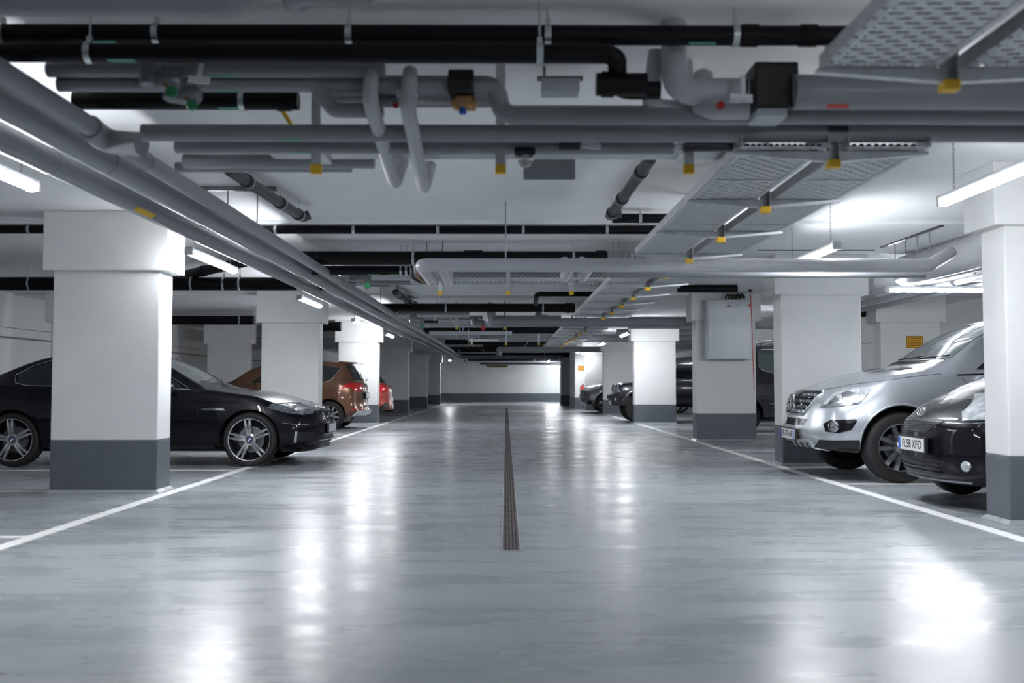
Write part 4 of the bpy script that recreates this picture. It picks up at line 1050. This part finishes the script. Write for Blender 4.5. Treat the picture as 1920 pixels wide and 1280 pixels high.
# ------------------------------------------------------------------ silver four wheel drive, right
mw = dict(r=.372, rim=.252, w=.255, style='wide', m=M['alu'], n=5)
C = Car('silver four wheel drive car facing the lane behind the black hatchback', 4.78, .955,
    top=[(0, .90), (.10, .985), (.3, 1.065), (.7, 1.155), (1.1, 1.215), (1.30, 1.25), (1.48, 1.33), (1.9, 1.60), (2.25, 1.755), (2.6, 1.80), (3.2, 1.815), (4.1, 1.77), (4.45, 1.60), (4.7, 1.25), (4.78, 1.1)],
    belt=[(0, .82), (.3, .97), (.8, 1.07), (1.3, 1.12), (2.2, 1.13), (4.5, 1.16), (4.78, 1.0)],
    bot=[(0, .34), (.3, .30), (.6, .34), (3.6, .35), (4.78, .42)],
    wtop=[(0, .56), (.5, .70), (1.2, .78), (1.5, .74), (2.2, .64), (3.5, .62), (4.4, .60), (4.78, .7)],
    wmid=[(0, .86), (.4, .93), (.9, .955), (4.0, .955), (4.78, .88)],
    frake=[(.3, .12), (.42, .02), (.5, .0), (.66, .03), (.75, .05), (.95, .12), (1.1, .2)], rrake=[(.4, 0), (1.0, .04), (1.4, .10)], cf=.30, cr=.2,
    loc=(3.24, 11.02, 0), rz=PI, paint=M['p_silver'], arch=(.90, 3.81, .425, .39), wheels=mw, crown=.055, flare=.012)
for md in 'LR':
    C.patch('side_window', md, [(1.72, 1.19), (2.3, 1.60), (2.6, 1.69), (2.78, 1.70), (2.78, 1.19)], M['glass'])
    C.patch('side_window', md, [(2.82, 1.19), (2.82, 1.70), (3.6, 1.69), (3.6, 1.21)], M['glass'])
    C.patch('side_window', md, [(3.66, 1.22), (3.66, 1.68), (4.1, 1.62), (4.25, 1.3)], M['glass'])
    C.strip('window_trim', md, [(1.5, 1.13), (2.8, 1.17), (4.3, 1.20)], .008, M['gblk'])
    C.strip('door_seam', md, [(1.55, 1.10), (1.62, 1.0), (1.60, .5)], .0035, M['gblk'], off=0)
    C.strip('door_seam', md, [(2.80, 1.13), (2.80, .45)], .0035, M['gblk'], off=0)
    C.strip('bonnet_seam', md, [(.20, .955), (.5, 1.035), (1.0, 1.11), (1.35, 1.145)], .003, M['gblk'], off=0)
    hl = C.patch('headlight', md, [(.15, .785), (.18, .84), (.28, .925), (.40, .985), (.52, 1.005), (.60, .985), (.56, .92), (.47, .83), (.30, .80)], M['lens'], off=.008, nu=22)
    C.strip('headlight_edge', md, [(.15, .785), (.18, .84), (.28, .925), (.40, .985), (.52, 1.005), (.60, .985), (.56, .92), (.47, .83), (.30, .80), (.15, .785)], .003, M['dsteel'], off=.006, parent=hl)
    C.patch('headlight_reflector', md, [(.32, .845), (.34, .93), (.40, .955), (.48, .93), (.49, .87), (.44, .84)], M['chrome'], off=.011, parent=hl, nu=8)
    C.patch('headlight_reflector', md, [(.20, .815), (.22, .85), (.29, .90), (.30, .84)], M['chrome'], off=.011, parent=hl, nu=8)
    C.patch('indicator_strip', md, [(.17, .79), (.175, .815), (.46, .845), (.45, .825), (.30, .802)], M['lensd'], off=.012, parent=hl, nu=10, nv=2)
    ft = C.patch('fog_light_recess', md, [(.16, .53), (.15, .61), (.20, .655), (.42, .668), (.44, .65), (.38, .555), (.25, .52)], M['gblk'], off=.004, nu=18)
    p, nr = C.hit(md, .22, .59)
    b = bmesh.new(); bmesh.ops.create_uvsphere(b, u_segments=20, v_segments=10, radius=.05)
    for v in b.verts: v.co.y *= .5
    fl = finish('fog_lamp', b, M['lensd'], ft, smooth=60); fl.location = p + nr * .005; fl.rotation_euler = (0, 0, math.atan2(-nr.x, nr.y))
    b = bmesh.new(); lathe(b, [(.05, -.01), (.058, .012), (.05, .02)], 'y', 24, cap=False); fr = finish('fog_ring', b, M['chrome'], ft, smooth=60); fr.location = fl.location; fr.rotation_euler = fl.rotation_euler
    C.patch('lower_cladding', md, [(.10, .32), (.12, .44), (.46, .45), (.50, .33)], M['blk'], off=.006)
    C.patch('sill', md, [(1.38, .36), (1.38, .46), (3.3, .46), (3.3, .36)], M['blk'], off=.01)
    C.strip('arch_lip', md, [(.90 + .435 * math.cos(a), .39 + .435 * math.sin(a)) for a in [PI * i / 16 for i in range(1, 16)]], .012, M['p_silver'], off=.0)
gr = C.patch('radiator_grille', 'F', [(-.30, .70), (-.42, .80), (-.47, .93), (-.40, .955), (.40, .955), (.47, .93), (.42, .80), (.30, .70)], M['gblk'], off=.006, nu=24)
for z, w in ((.905, .44), (.845, .42), (.785, .38), (.735, .33)):
    C.patch('grille_bar', 'F', [(-w, z - .016), (-w, z + .012), (w, z + .012), (w, z - .016)], M['chrome'], off=.022, nu=24, nv=2, parent=gr)
    for k in range(15):
        y = -w + .03 + k * (2 * w - .06) / 14
        if abs(y) > .13:
            p, nr = C.hit('F', y, z); b = bmesh.new(); box(b, -.003, .003, -.004, .004, -.013, .010); o = finish('bar_notch', b, M['dsteel'], gr); o.location = p + nr * .022
C.strip('grille_surround', 'F', [(-.30, .695), (-.43, .80), (-.48, .93), (-.41, .962), (.41, .962), (.48, .93), (.43, .80), (.30, .695), (-.30, .695)], .012, M['p_silver'], off=.006, parent=gr)
# three-pointed star in a ring
p, nr = C.hit('F', 0, .825); e = bmesh.new()
lathe(e, [(.090, -.008), (.100, -.010), (.106, 0), (.100, .012), (.090, .008)], 'x', 36, cap=False)
for k in range(3):
    a = PI / 2 + k * 2 * PI / 3; ca, sa = math.cos(a), math.sin(a)
    tip = (0, ca * .094, sa * .094); l = (0, -sa * .020, ca * .020)
    vs = [e.verts.new(v) for v in (tip, l, (.012, 0, 0), (0, -l[1], -l[2]), (-.01, 0, 0))]
    for f in ((0, 1, 2), (0, 2, 3), (0, 4, 1), (0, 3, 4)): e.faces.new([vs[i] for i in f])
o = finish('star_badge', e, M['chrome'], C.root, smooth=30); o.location = p + Vector((.05, 0, 0))
C.patch('bumper_intake', 'F', [(-.36, .575), (-.42, .655), (.42, .655), (.36, .575)], M['gblk'], off=.004, nu=22)
C.patch('skid_plate', 'F', [(-.46, .315), (-.50, .44), (.50, .44), (.46, .315)], M['alu'], off=.014, nu=22)
for k in range(6):
    y = -.38 + k * .152; C.strip('skid_rib', 'F', [(y, .33), (y * 1.05, .40)], .012, M['gblk'], off=.014)
C.patch('windscreen', 'F', [(-.70, 1.315), (-.62, 1.68), (-.3, 1.725), (.3, 1.725), (.62, 1.68), (.70, 1.315)], M['wind'], off=.003, nu=22, nv=12)
C.patch('cowl', 'F', [(-.66, 1.262), (-.68, 1.300), (.68, 1.300), (.66, 1.262)], M['gblk'], off=.004, nu=18, nv=3)
C.strip('wiper', 'F', [(-.5, 1.31), (.15, 1.34)], .009, M['blk'], off=.018); C.strip('wiper', 'F', [(.1, 1.31), (.66, 1.33)], .009, M['blk'], off=.018)
C.patch('rear_window', 'B', [(-.60, 1.3), (-.5, 1.62), (.5, 1.62), (.60, 1.3)], M['glass'])
for sg in (-1, 1): C.patch('bonnet_vent', 'T', [(1.02, sg * .30), (1.02, sg * .58), (1.16, sg * .60), (1.16, sg * .34)], M['gblk'], off=.004)
C.plate('F', 0, .475, .52, .11, 'EJ-574-BF', 'both', off=.035, asp=.92, bandside=1)
mirror(C, 1.85, 1.02, 1.22, M['p_silver'], 1.2)
for sg in (-1, 1): C.patch('tail_light', 'B', [(sg * .6, .95), (sg * .6, 1.15), (sg * .88, 1.15), (sg * .88, .9)], M['redlens'], off=.005)

# ------------------------------------------------------------------ black hatchback, right front
yw = dict(r=.305, rim=.20, w=.19, style='wide', m=M['alu'], n=5)
C = Car('black hatchback facing the lane, partly behind the nearest right pillar', 3.79, .848,
    top=[(0, .72), (.08, .82), (.22, .915), (.5, 1.02), (.85, 1.10), (1.05, 1.16), (1.5, 1.38), (1.9, 1.49), (2.3, 1.53), (3.1, 1.50), (3.45, 1.38), (3.7, 1.05), (3.79, .9)],
    belt=[(0, .66), (.2, .80), (.6, .92), (1.1, .98), (3.4, 1.03), (3.79, .85)],
    bot=[(0, .215), (.2, .19), (1, .2), (3.3, .22), (3.79, .34)],
    wtop=[(0, .46), (.4, .58), (1.0, .66), (1.5, .60), (2.3, .56), (3.4, .54), (3.79, .6)],
    wmid=[(0, .76), (.4, .83), (.8, .848), (3.2, .848), (3.79, .78)],
    frake=[(.18, .10), (.3, .02), (.4, 0), (.56, .01), (.7, .03), (.8, .06), (.95, .15)], rrake=[(.3, 0), (.9, .04), (1.3, .14)], cf=.40, cr=.22,
    loc=(3.55, 8.42, 0), rz=PI, paint=M['p_black'], arch=(.74, 3.20, .345, .32), wheels=yw, crown=.05, flare=.008)
for md in 'LR':
    C.patch('side_window', md, [(1.35, 1.02), (1.8, 1.34), (2.2, 1.41), (2.2, 1.03)], M['glass'])
    C.patch('side_window', md, [(2.25, 1.03), (2.25, 1.41), (3.1, 1.38), (3.3, 1.1)], M['glass'])
    C.patch('headlight', md, [(.19, .735), (.22, .80), (.42, .945), (.62, 1.0), (.72, .985), (.66, .86), (.50, .765)], M['lens'], off=.007, nu=20)
    C.strip('bonnet_seam', md, [(.10, .80), (.3, .90), (.7, .985), (1.1, 1.03)], .003, M['gblk'], off=0)
    C.strip('bumper_seam', md, [(.02, .715), (.2, .715), (.5, .75)], .003, M['chrome'], off=0)
p, nr = C.hit('F', 0, .775)
up = C.patch('upper_grille', 'F', [(-.20, .62), (-.36, .72), (-.33, .745), (.33, .745), (.36, .72), (.20, .62)], M['blk'], off=.004, nu=22)
bmx = bmesh.new()
for r_ in range(6):
    z = .635 + r_ * .02; w = .20 + (z - .62) * 1.4
    for k in range(20):
        y = -w + (k + .5 * (r_ % 2)) * 2 * w / 20
        if abs(y) > .07 or z < .70:
            q, nq = C.hit('F', y, z); v = bmesh.ops.create_icosphere(bmx, subdivisions=1, radius=.0045, matrix=Matrix.Translation(q + nq * .008))
tag(finish('grille_studs', bmx, M['dsteel'], up, smooth=60), kind='stuff')
# three overlapping ellipses badge
e = bmesh.new()
def ell(cy, cz, a, c_):
    sweep(e, [Vector((.004, cy + a * math.cos(t), cz + c_ * math.sin(t))) for t in [2 * PI * i / 28 for i in range(29)]], .0055, seg=8, cap=False)
ell(0, 0, .062, .044); ell(0, .004, .022, .040); ell(0, .024, .040, .018)
o = finish('oval_badge', e, M['chrome'], C.root, smooth=60); o.location = p + nr * .022; o.rotation_euler = (0, -.55, 0)
C.patch('lower_grille', 'F', [(-.34, .27), (-.44, .40), (.44, .40), (.34, .27)], M['blk'], off=.004, nu=20)
for z in (.30, .335, .37):
    C.strip('grille_slat', 'F', [(-.38, z), (.38, z)], .007, M['gblk'], off=.008)
C.strip('lower_lip', 'F', [(-.60, .235), (-.3, .232), (.3, .232), (.60, .235)], .012, M['dsteel'], off=.002)
for sg in (-1, 1):
    q, nq = C.hit('F', sg * .60, .37)
    b = bmesh.new(); bmesh.ops.create_uvsphere(b, u_segments=18, v_segments=10, radius=.045)
    for v in b.verts: v.co.x *= .5
    o = finish('fog_lamp', b, M['lens'], C.root, smooth=60); o.location = q; o.rotation_euler = (0, 0, math.atan2(nq.y, nq.x))
C.patch('windscreen', 'F', [(-.62, 1.20), (-.54, 1.44), (.54, 1.44), (.62, 1.20)], M['wind'], off=.003, nu=18)
C.strip('wiper', 'F', [(-.5, 1.20), (.1, 1.23)], .008, M['blk'], off=.016)
C.patch('rear_window', 'B', [(-.5, 1.1), (-.46, 1.38), (.46, 1.38), (.5, 1.1)], M['glass'])
C.plate('F', 0, .515, .52, .111, 'FL58 XFO', 'gb', off=.035, asp=.92, bandside=-1)
mirror(C, 1.35, .91, 1.06, M['p_black'], .9)
for sg in (-1, 1): C.patch('tail_light', 'B', [(sg * .5, .8), (sg * .5, 1.0), (sg * .76, 1.0), (sg * .76, .78)], M['redlens'], off=.005)

# ------------------------------------------------------------------ bronze compact people carrier, tail to the lane
ow = dict(r=.325, rim=.222, w=.205, style='single', m=M['alu'], n=10)
L = 4.08
C = Car('bronze compact car parked tail-out past the second left pillar', L, .875,
    top=[(0, .70), (.1, .82), (.4, .98), (.8, 1.06), (1.0, 1.12), (1.5, 1.42), (1.9, 1.55), (2.4, 1.60), (3.2, 1.58), (3.66, 1.545), (3.80, 1.45), (3.98, 1.19), (4.04, 1.09), (L, 1.03)],
    belt=[(0, .64), (.5, .88), (1.1, .96), (2.4, 1.02), (3.6, 1.08), (3.95, 1.02), (L, .96)],
    bot=[(0, .25), (.3, .2), (3.3, .22), (3.8, .28), (L, .36)],
    wtop=[(0, .5), (.6, .64), (1.1, .70), (1.7, .62), (3.2, .60), (3.7, .58), (L, .66)],
    wmid=[(0, .78), (.5, .86), (3.6, .875), (L, .82)],
    frake=[(.2, .05), (.5, 0), (.9, .15)], rrake=[(.25, .10), (.36, .0), (.46, .0), (.55, .05), (.85, .06), (1.1, .10)], cf=.35, cr=.26,
    loc=(-3.22 - L, 22.75, 0), rz=PI, paint=M['p_bronze'], arch=(.80, 3.30, .365, .34), wheels=ow, crown=.05)
# car front is at local x=0 and it faces -X, so the tail is at world x = loc.x + L
for md in 'LR':
    C.patch('side_window', md, [(1.5, 1.06), (2.0, 1.44), (2.5, 1.50), (2.5, 1.07)], M['glass'])
    C.patch('side_window', md, [(2.54, 1.07), (2.54, 1.50), (3.02, 1.48), (3.02, 1.085)], M['glass'])
    C.patch('side_window', md, [(3.05, 1.09), (3.05, 1.475), (3.5, 1.40), (3.42, 1.26), (3.30, 1.13), (3.18, 1.09)], M['glass'])
    C.strip('window_trim', md, [(1.5, 1.04), (2.6, 1.06), (3.18, 1.075), (3.32, 1.12), (3.52, 1.40)], .007, M['chrome'])
    C.patch('tail_light', md, [(3.50, .955), (3.62, 1.01), (3.72, 1.06), (3.95, 1.055), (4.0, 1.0), (3.98, .88), (3.86, .865), (3.80, .935), (3.7, .95)], M['redlens'], off=.012, nu=20)
    C.strip('slide_rail', md, [(3.04, .945), (3.52, .95)], .008, M['blk'], off=.002)
    C.strip('door_seam', md, [(3.03, 1.07), (3.03, .9), (2.88, .58), (2.82, .5)], .004, M['gblk'], off=0)
    C.strip('fuel_flap', md, [(3.40 + .075 * math.cos(a), .81 + .085 * math.sin(a)) for a in [2 * PI * i / 18 for i in range(19)]], .003, M['gblk'], off=0)
    C.strip('bumper_seam', md, [(3.60, .63), (3.70, .73), (3.82, .85)], .003, M['gblk'], off=0)
    C.patch('rear_reflector', md, [(3.78, .44), (3.80, .475), (3.98, .475), (3.99, .45)], M['redlens'], off=.006)
    C.patch('sill', md, [(1.2, .22), (1.2, .28), (2.9, .28), (2.9, .22)], M['blk'], off=.008)
C.patch('rear_window', 'B', [(-.60, 1.12), (-.56, 1.46), (.56, 1.46), (.60, 1.12)], M['glass'], off=.006, nu=20)
b = bmesh.new(); prism(b, [(-3.45, 1.50), (-3.45, 1.565), (-3.86, 1.535), (-3.90, 1.515), (-3.86, 1.505)], 'y', -.54, .54)
bmesh.ops.bevel(b, geom=b.edges[:], offset=.008, segments=2, affect='EDGES'); finish('roof_spoiler', b, M['p_bronze'], C.root, smooth=40)
C.patch('tailgate_panel', 'B', [(-.40, .68), (-.40, .86), (.40, .86), (.40, .68)], M['gblk'], off=.003)
C.patch('bumper_lower', 'B', [(-.72, .33), (-.74, .43), (.74, .43), (.72, .33)], M['cabinet'], off=.03, nu=20, deep=.03)
C.strip('rear_wiper', 'B', [(0, 1.10), (-.1, 1.2), (-.35, 1.3)], .008, M['blk'], off=.02)
b = bmesh.new(); sweep(b, [(0, 0, 0), (-.05, 0, .035)], .012, seg=8); o = finish('wiper_pivot', b, M['blk'], C.root); o.location = (-L - .0 + .09, 0, 1.11)
C.plate('B', 0, .77, .50, .11, None, 'eu', off=.03)
mirror(C, 1.55, .95, 1.05, M['p_bronze'])

# ------------------------------------------------------------------ red hatchback with tow hook
L = 4.3
C = Car('orange-red hatchback with a tow hook, tail out past the third left pillar', L, .89,
    top=[(0, .68), (.1, .78), (.5, .92), (1.1, 1.0), (1.6, 1.22), (2.1, 1.42), (2.6, 1.47), (3.4, 1.45), (3.88, 1.36), (4.14, 1.10), (4.22, 1.02), (L, .98)],
    belt=[(0, .62), (.5, .82), (1.3, .92), (3.4, .98), (L, .90)], bot=[(0, .25), (.3, .2), (3.4, .22), (L, .34)],
    wtop=[(0, .5), (.6, .66), (1.1, .72), (2.1, .60), (3.6, .57), (L, .62)], wmid=[(0, .8), (.5, .88), (3.6, .89), (L, .82)],
    frake=[(.2, .05), (.5, 0), (.9, .15)], rrake=[(.25, .10), (.36, .0), (.55, .04), (.9, .08), (1.1, .14)], cf=.35, cr=.28,
    loc=(-3.10 - L, 26.75, 0), rz=PI, paint=M['p_red'], arch=(.86, 3.48, .36, .33), wheels=dict(r=.315, rim=.21, w=.205, style='single', m=M['alu'], n=7), crown=.05)
for md in 'LR':
    C.patch('side_window', md, [(1.6, .99), (2.2, 1.31), (2.6, 1.35), (3.3, 1.32), (3.7, 1.15), (3.5, 1.03)], M['glass'])
    C.patch('tail_light', md, [(3.72, .93), (3.85, .99), (4.16, 1.0), (4.2, .84), (4.08, .80), (3.9, .84)], M['redlens'], off=.008, nu=18)
    C.patch('bumper_lower', md, [(3.95, .30), (4.0, .42), (4.15, .55), (4.22, .5), (4.22, .32)], M['blk'], off=.006)
C.patch('rear_window', 'B', [(-.58, 1.07), (-.50, 1.36), (.50, 1.36), (.58, 1.07)], M['glass'], off=.008, nu=20)
C.patch('number_plate', 'B', [(-.26, .56), (-.26, .67), (.26, .67), (.26, .56)], M['plate'], off=.012)
C.strip('rear_wiper', 'B', [(0, 1.08), (.3, 1.12)], .014, M['blk'], off=.025)
b = bmesh.new(); sweep(b, [(.3, 0, .30), (-.10, 0, .27), (-.20, 0, .33), (-.20, 0, .46)], .022, R=.1, seg=12); bmesh.ops.create_uvsphere(b, u_segments=12, v_segments=8, radius=.032, matrix=Matrix.Translation((-.20, 0, .48)))
o = finish('tow_hook', b, M['blk'], C.root, smooth=50); o.location = (-L, 0, 0)

# ------------------------------------------------------------------ dark off-roader
jw = dict(r=.39, rim=.22, w=.24, style='single', m=M['gunalu'], n=8)
L = 4.3
C = Car('dark boxy off-roader with a protruding bumper behind the glaring right pillar', L, .80,
    top=[(0, 1.03), (.05, 1.075), (.6, 1.115), (1.15, 1.15), (1.28, 1.20), (1.42, 1.50), (1.56, 1.74), (2.0, 1.80), (3.8, 1.79), (4.15, 1.72), (L, 1.2)],
    belt=[(0, .98), (.6, 1.04), (1.3, 1.10), (L, 1.12)], bot=[(0, .50), (.25, .48), (.6, .45), (3.6, .45), (L, .5)],
    wtop=[(0, .66), (.6, .70), (1.3, .70), (1.6, .66), (4.0, .65), (L, .7)], wmid=[(0, .72), (.3, .75), (L, .76)],
    frake=[(.5, .02), (.8, 0), (1.1, .05)], rrake=[(.5, 0), (1.5, .03)], cf=.10, cr=.05,
    loc=(2.98, 26.75, 0), rz=PI, paint=M['p_blue'], arch=(.62, 3.30, .45, .42), wheels=jw, crown=.04)
for md in 'LR':
    C.patch('side_window', md, [(1.55, 1.18), (1.66, 1.60), (2.3, 1.62), (2.3, 1.18)], M['glass'])
    C.patch('side_window', md, [(2.4, 1.18), (2.4, 1.62), (3.9, 1.60), (3.9, 1.18)], M['glass'])
    C.strip('wheel_arch_trim', md, [(.62 + .47 * math.cos(a), .42 + .47 * math.sin(a)) for a in [PI * i / 16 for i in range(1, 15)]], .045, M['p_grey'], off=.02)
    C.strip('window_reflection', md, [(1.5, 1.5), (2.2, 1.5)], .02, M['dsteel'], off=.01)  # steel strip across the side glass, standing in for its silvery reflection
b = bmesh.new()
prism(b, [(.10, -.52), (.10, .52), (-.16, .80), (-.34, .80), (-.34, -.80), (-.16, -.80)], 'z', .46, .77)
bmesh.ops.bevel(b, geom=b.edges[:], offset=.03, segments=2, affect='EDGES'); bp_ = finish('front_bumper', b, M['blk'], C.root, smooth=40)
b = bmesh.new(); box(b, .07, .15, -.40, .40, .62, .75, bev=.02); finish('winch_block', b, M['blk'], bp_)
for sg in (-1, 1):
    b = bmesh.new(); lathe(b, [(.055, -.06), (.06, .05), (.03, .06)], 'x', 18, (0, sg * .58, .62)); finish('fog_lamp', b, M['lensd'], bp_, smooth=50)
    b = bmesh.new(); lathe(b, [(.14, -.16), (.15, -.03), (.12, -.01), (.02, .01)], 'x', 28, (0, sg * .50, .90)); finish('headlight', b, M['lensd'], C.root, smooth=40)
C.patch('radiator_grille', 'F', [(-.40, .80), (-.40, 1.02), (.40, 1.02), (.40, .80)], M['gblk'], off=.01)
for k in range(7): C.strip('grille_bar', 'F', [(-.33 + .11 * k, .81), (-.33 + .11 * k, 1.01)], .012, M['dsteel'], off=.012)
b = bmesh.new(); box(b, .102, .112, -.26, .26, .475, .585); finish('number_plate', b, M['plate'], C.root)
C.patch('windscreen', 'F', [(-.62, 1.26), (-.58, 1.66), (.58, 1.66), (.62, 1.26)], M['wind'], off=.004)
mirror(C, 1.5, .92, 1.25, M['blk'], 1.2)

# ------------------------------------------------------------------ small grey crossover
L = 4.4
C = Car('small grey crossover nosing out under the bright white pillar', L, .91,
    top=[(0, .84), (.1, .92), (.5, 1.03), (1.0, 1.09), (1.25, 1.14), (1.8, 1.45), (2.2, 1.55), (3.4, 1.56), (4.0, 1.4), (L, 1.0)],
    belt=[(0, .76), (.5, .92), (1.2, 1.0), (L, 1.02)], bot=[(0, .30), (.2, .25), (.5, .26), (3.6, .26), (L, .36)],
    wtop=[(0, .56), (.6, .70), (1.2, .74), (2.0, .62), (3.6, .6), (L, .66)], wmid=[(0, .83), (.5, .90), (3.8, .91), (L, .84)],
    frake=[(.25, .12), (.4, .02), (.6, 0), (.9, .10)], rrake=[(.3, 0), (1.2, .1)], cf=.34, cr=.2,
    loc=(2.70, 35.35, 0), rz=PI, paint=M['p_grey'], arch=(.86, 3.5, .40, .36), wheels=dict(r=.35, rim=.235, w=.225, style='double', m=M['alu'], n=5), crown=.05)
for md in 'LR':
    C.patch('side_window', md, [(1.6, 1.06), (2.1, 1.42), (3.4, 1.42), (3.8, 1.1)], M['glass'])
    C.patch('headlight', md, [(.14, .70), (.16, .80), (.45, .87), (.66, .88), (.60, .80), (.4, .74)], M['lensd'], off=.007)
    C.patch('fog_intake', md, [(.20, .34), (.20, .46), (.40, .47), (.42, .42), (.34, .33)], M['gblk'], off=.004)
for sg in (-1, 1):
    g = [(sg * (.16 + .125 * math.cos(a)), .71 + .115 * math.sin(a)) for a in [2 * PI * i / 16 for i in range(16)]]
    C.patch('kidney_grille', 'F', g, M['gblk'], off=.01)
C.patch('lower_intake', 'F', [(-.5, .33), (-.5, .47), (.5, .47), (.5, .33)], M['gblk'], off=.004)
C.patch('windscreen', 'F', [(-.66, 1.18), (-.58, 1.48), (.58, 1.48), (.66, 1.18)], M['wind'], off=.003)
b = bmesh.new(); box(b, .02, .03, -.26, .26, .50, .61); finish('number_plate', b, M['plate'], C.root)

# ------------------------------------------------------------------ dark van between the pillars
L = 3.55
C = Car('dark grey van with roof rails seen between two right pillars', L, .90,
    top=[(0, .95), (.12, 1.12), (.35, 1.24), (.55, 1.42), (.85, 1.78), (1.25, 1.92), (3.2, 1.92), (3.45, 1.8), (L, 1.3)],
    belt=[(0, .85), (.6, 1.08), (1.2, 1.2), (L, 1.2)], bot=[(0, .32), (.3, .28), (3.2, .30), (L, .36)],
    wtop=[(0, .56), (.5, .72), (1.0, .74), (1.5, .72), (3.2, .71), (L, .74)], wmid=[(0, .82), (.4, .89), (3.2, .90), (L, .87)],
    frake=[(.3, .05), (.6, 0), (1.0, .1)], rrake=[(.3, 0), (1.5, .03)], cf=.25, cr=.08,
    loc=(4.22, 21.6, 0), rz=PI, paint=M['p_van'], arch=(.92, 2.85, .39, .36), wheels=dict(r=.33, rim=.21, w=.215, style='single', m=M['gunalu'], n=6), crown=.05)
for md in 'LR':
    C.patch('side_window', md, [(1.22, 1.42), (1.23, 1.70), (1.28, 1.76), (2.1, 1.76), (2.1, 1.26), (1.55, 1.26), (1.30, 1.34)], M['wind'], off=.004)
    C.strip('window_seal', md, [(1.21, 1.42), (1.22, 1.71), (1.28, 1.775), (2.11, 1.775), (2.11, 1.25), (1.55, 1.25), (1.29, 1.33), (1.21, 1.42)], .014, M['blk'])
    C.strip('rub_strip', md, [(1.42, .62), (2.4, .62)], .02, M['p_grey'], off=.004)
    C.strip('door_seam', md, [(1.14, 1.2), (1.14, .8)], .004, M['gblk'], off=0)
    C.strip('arch_lip', md, [(.92 + .41 * math.cos(a), .36 + .41 * math.sin(a)) for a in [PI * i / 16 for i in range(1, 16)]], .016, M['p_van'], off=.006)
for sg in (-1, 1):
    b = bmesh.new(); sweep(b, [(-1.3, sg * .66, 1.88), (-1.4, sg * .66, 1.97), (-3.1, sg * .66, 1.97), (-3.2, sg * .66, 1.88)], .015, R=.05, seg=8); finish('roof_rail', b, M['dsteel'], C.root)
b = bmesh.new(); box(b, -1.65, -1.55, -.7, .7, 1.97, 2.02); box(b, -2.9, -2.8, -.7, .7, 1.97, 2.02); finish('roof_bars', b, M['dsteel'], C.root)
C.patch('windscreen', 'F', [(-.66, 1.30), (-.64, 1.76), (.64, 1.76), (.66, 1.30)], M['wind'], off=.003)
mirror(C, 1.0, 1.0, 1.30, M['blk'], 1.2)

# ------------------------------------------------------------------ world and view
w = bpy.data.worlds.new('world'); SC.world = w; w.use_nodes = True
w.node_tree.nodes['Background'].inputs[0].default_value = (0.0, 0.0, 0.0, 1)
w.node_tree.nodes['Background'].inputs[1].default_value = 0.0
vs = SC.view_settings; SC.display_settings.display_device = 'sRGB'
vs.view_transform = 'Standard'; vs.look = 'None'; vs.gamma = 1; vs.use_curve_mapping = False; vs.exposure = 1.22
SC.cycles.use_denoising = True
SC.cycles.max_bounces = 8; SC.cycles.diffuse_bounces = 5; SC.cycles.glossy_bounces = 4; SC.cycles.transparent_max_bounces = 16

GROUPS = {'lamp': ('tube_lamp', 'tube lamps on chains'), 'pillar': ('pillar', 'pillars of the garage'), 'floor line': ('floor_marking', 'white lines on the floor'),
          'cable tray': ('cable_tray', 'cable trays under the ceiling'), 'valve': ('valve', 'valves on the overhead pipes'), 'tag': ('identification_tag', 'white tags on the overhead pipes'),
          'bracket': ('rail_hanger', 'ceiling rails with rods'), 'pipe': ('pipe', 'pipes under the ceiling'), 'duct': ('duct', 'white ducts on the right'),
          'sign': ('sign', 'orange notices'), 'rod': ('threaded_rod', 'thin rods from the ceiling')}
for o in list(bpy.data.objects):
    if o.parent is None and o.get('category') in GROUPS:
        kind, g = GROUPS[o['category']]
        if o.name.split('.')[0] == kind: o['group'] = g
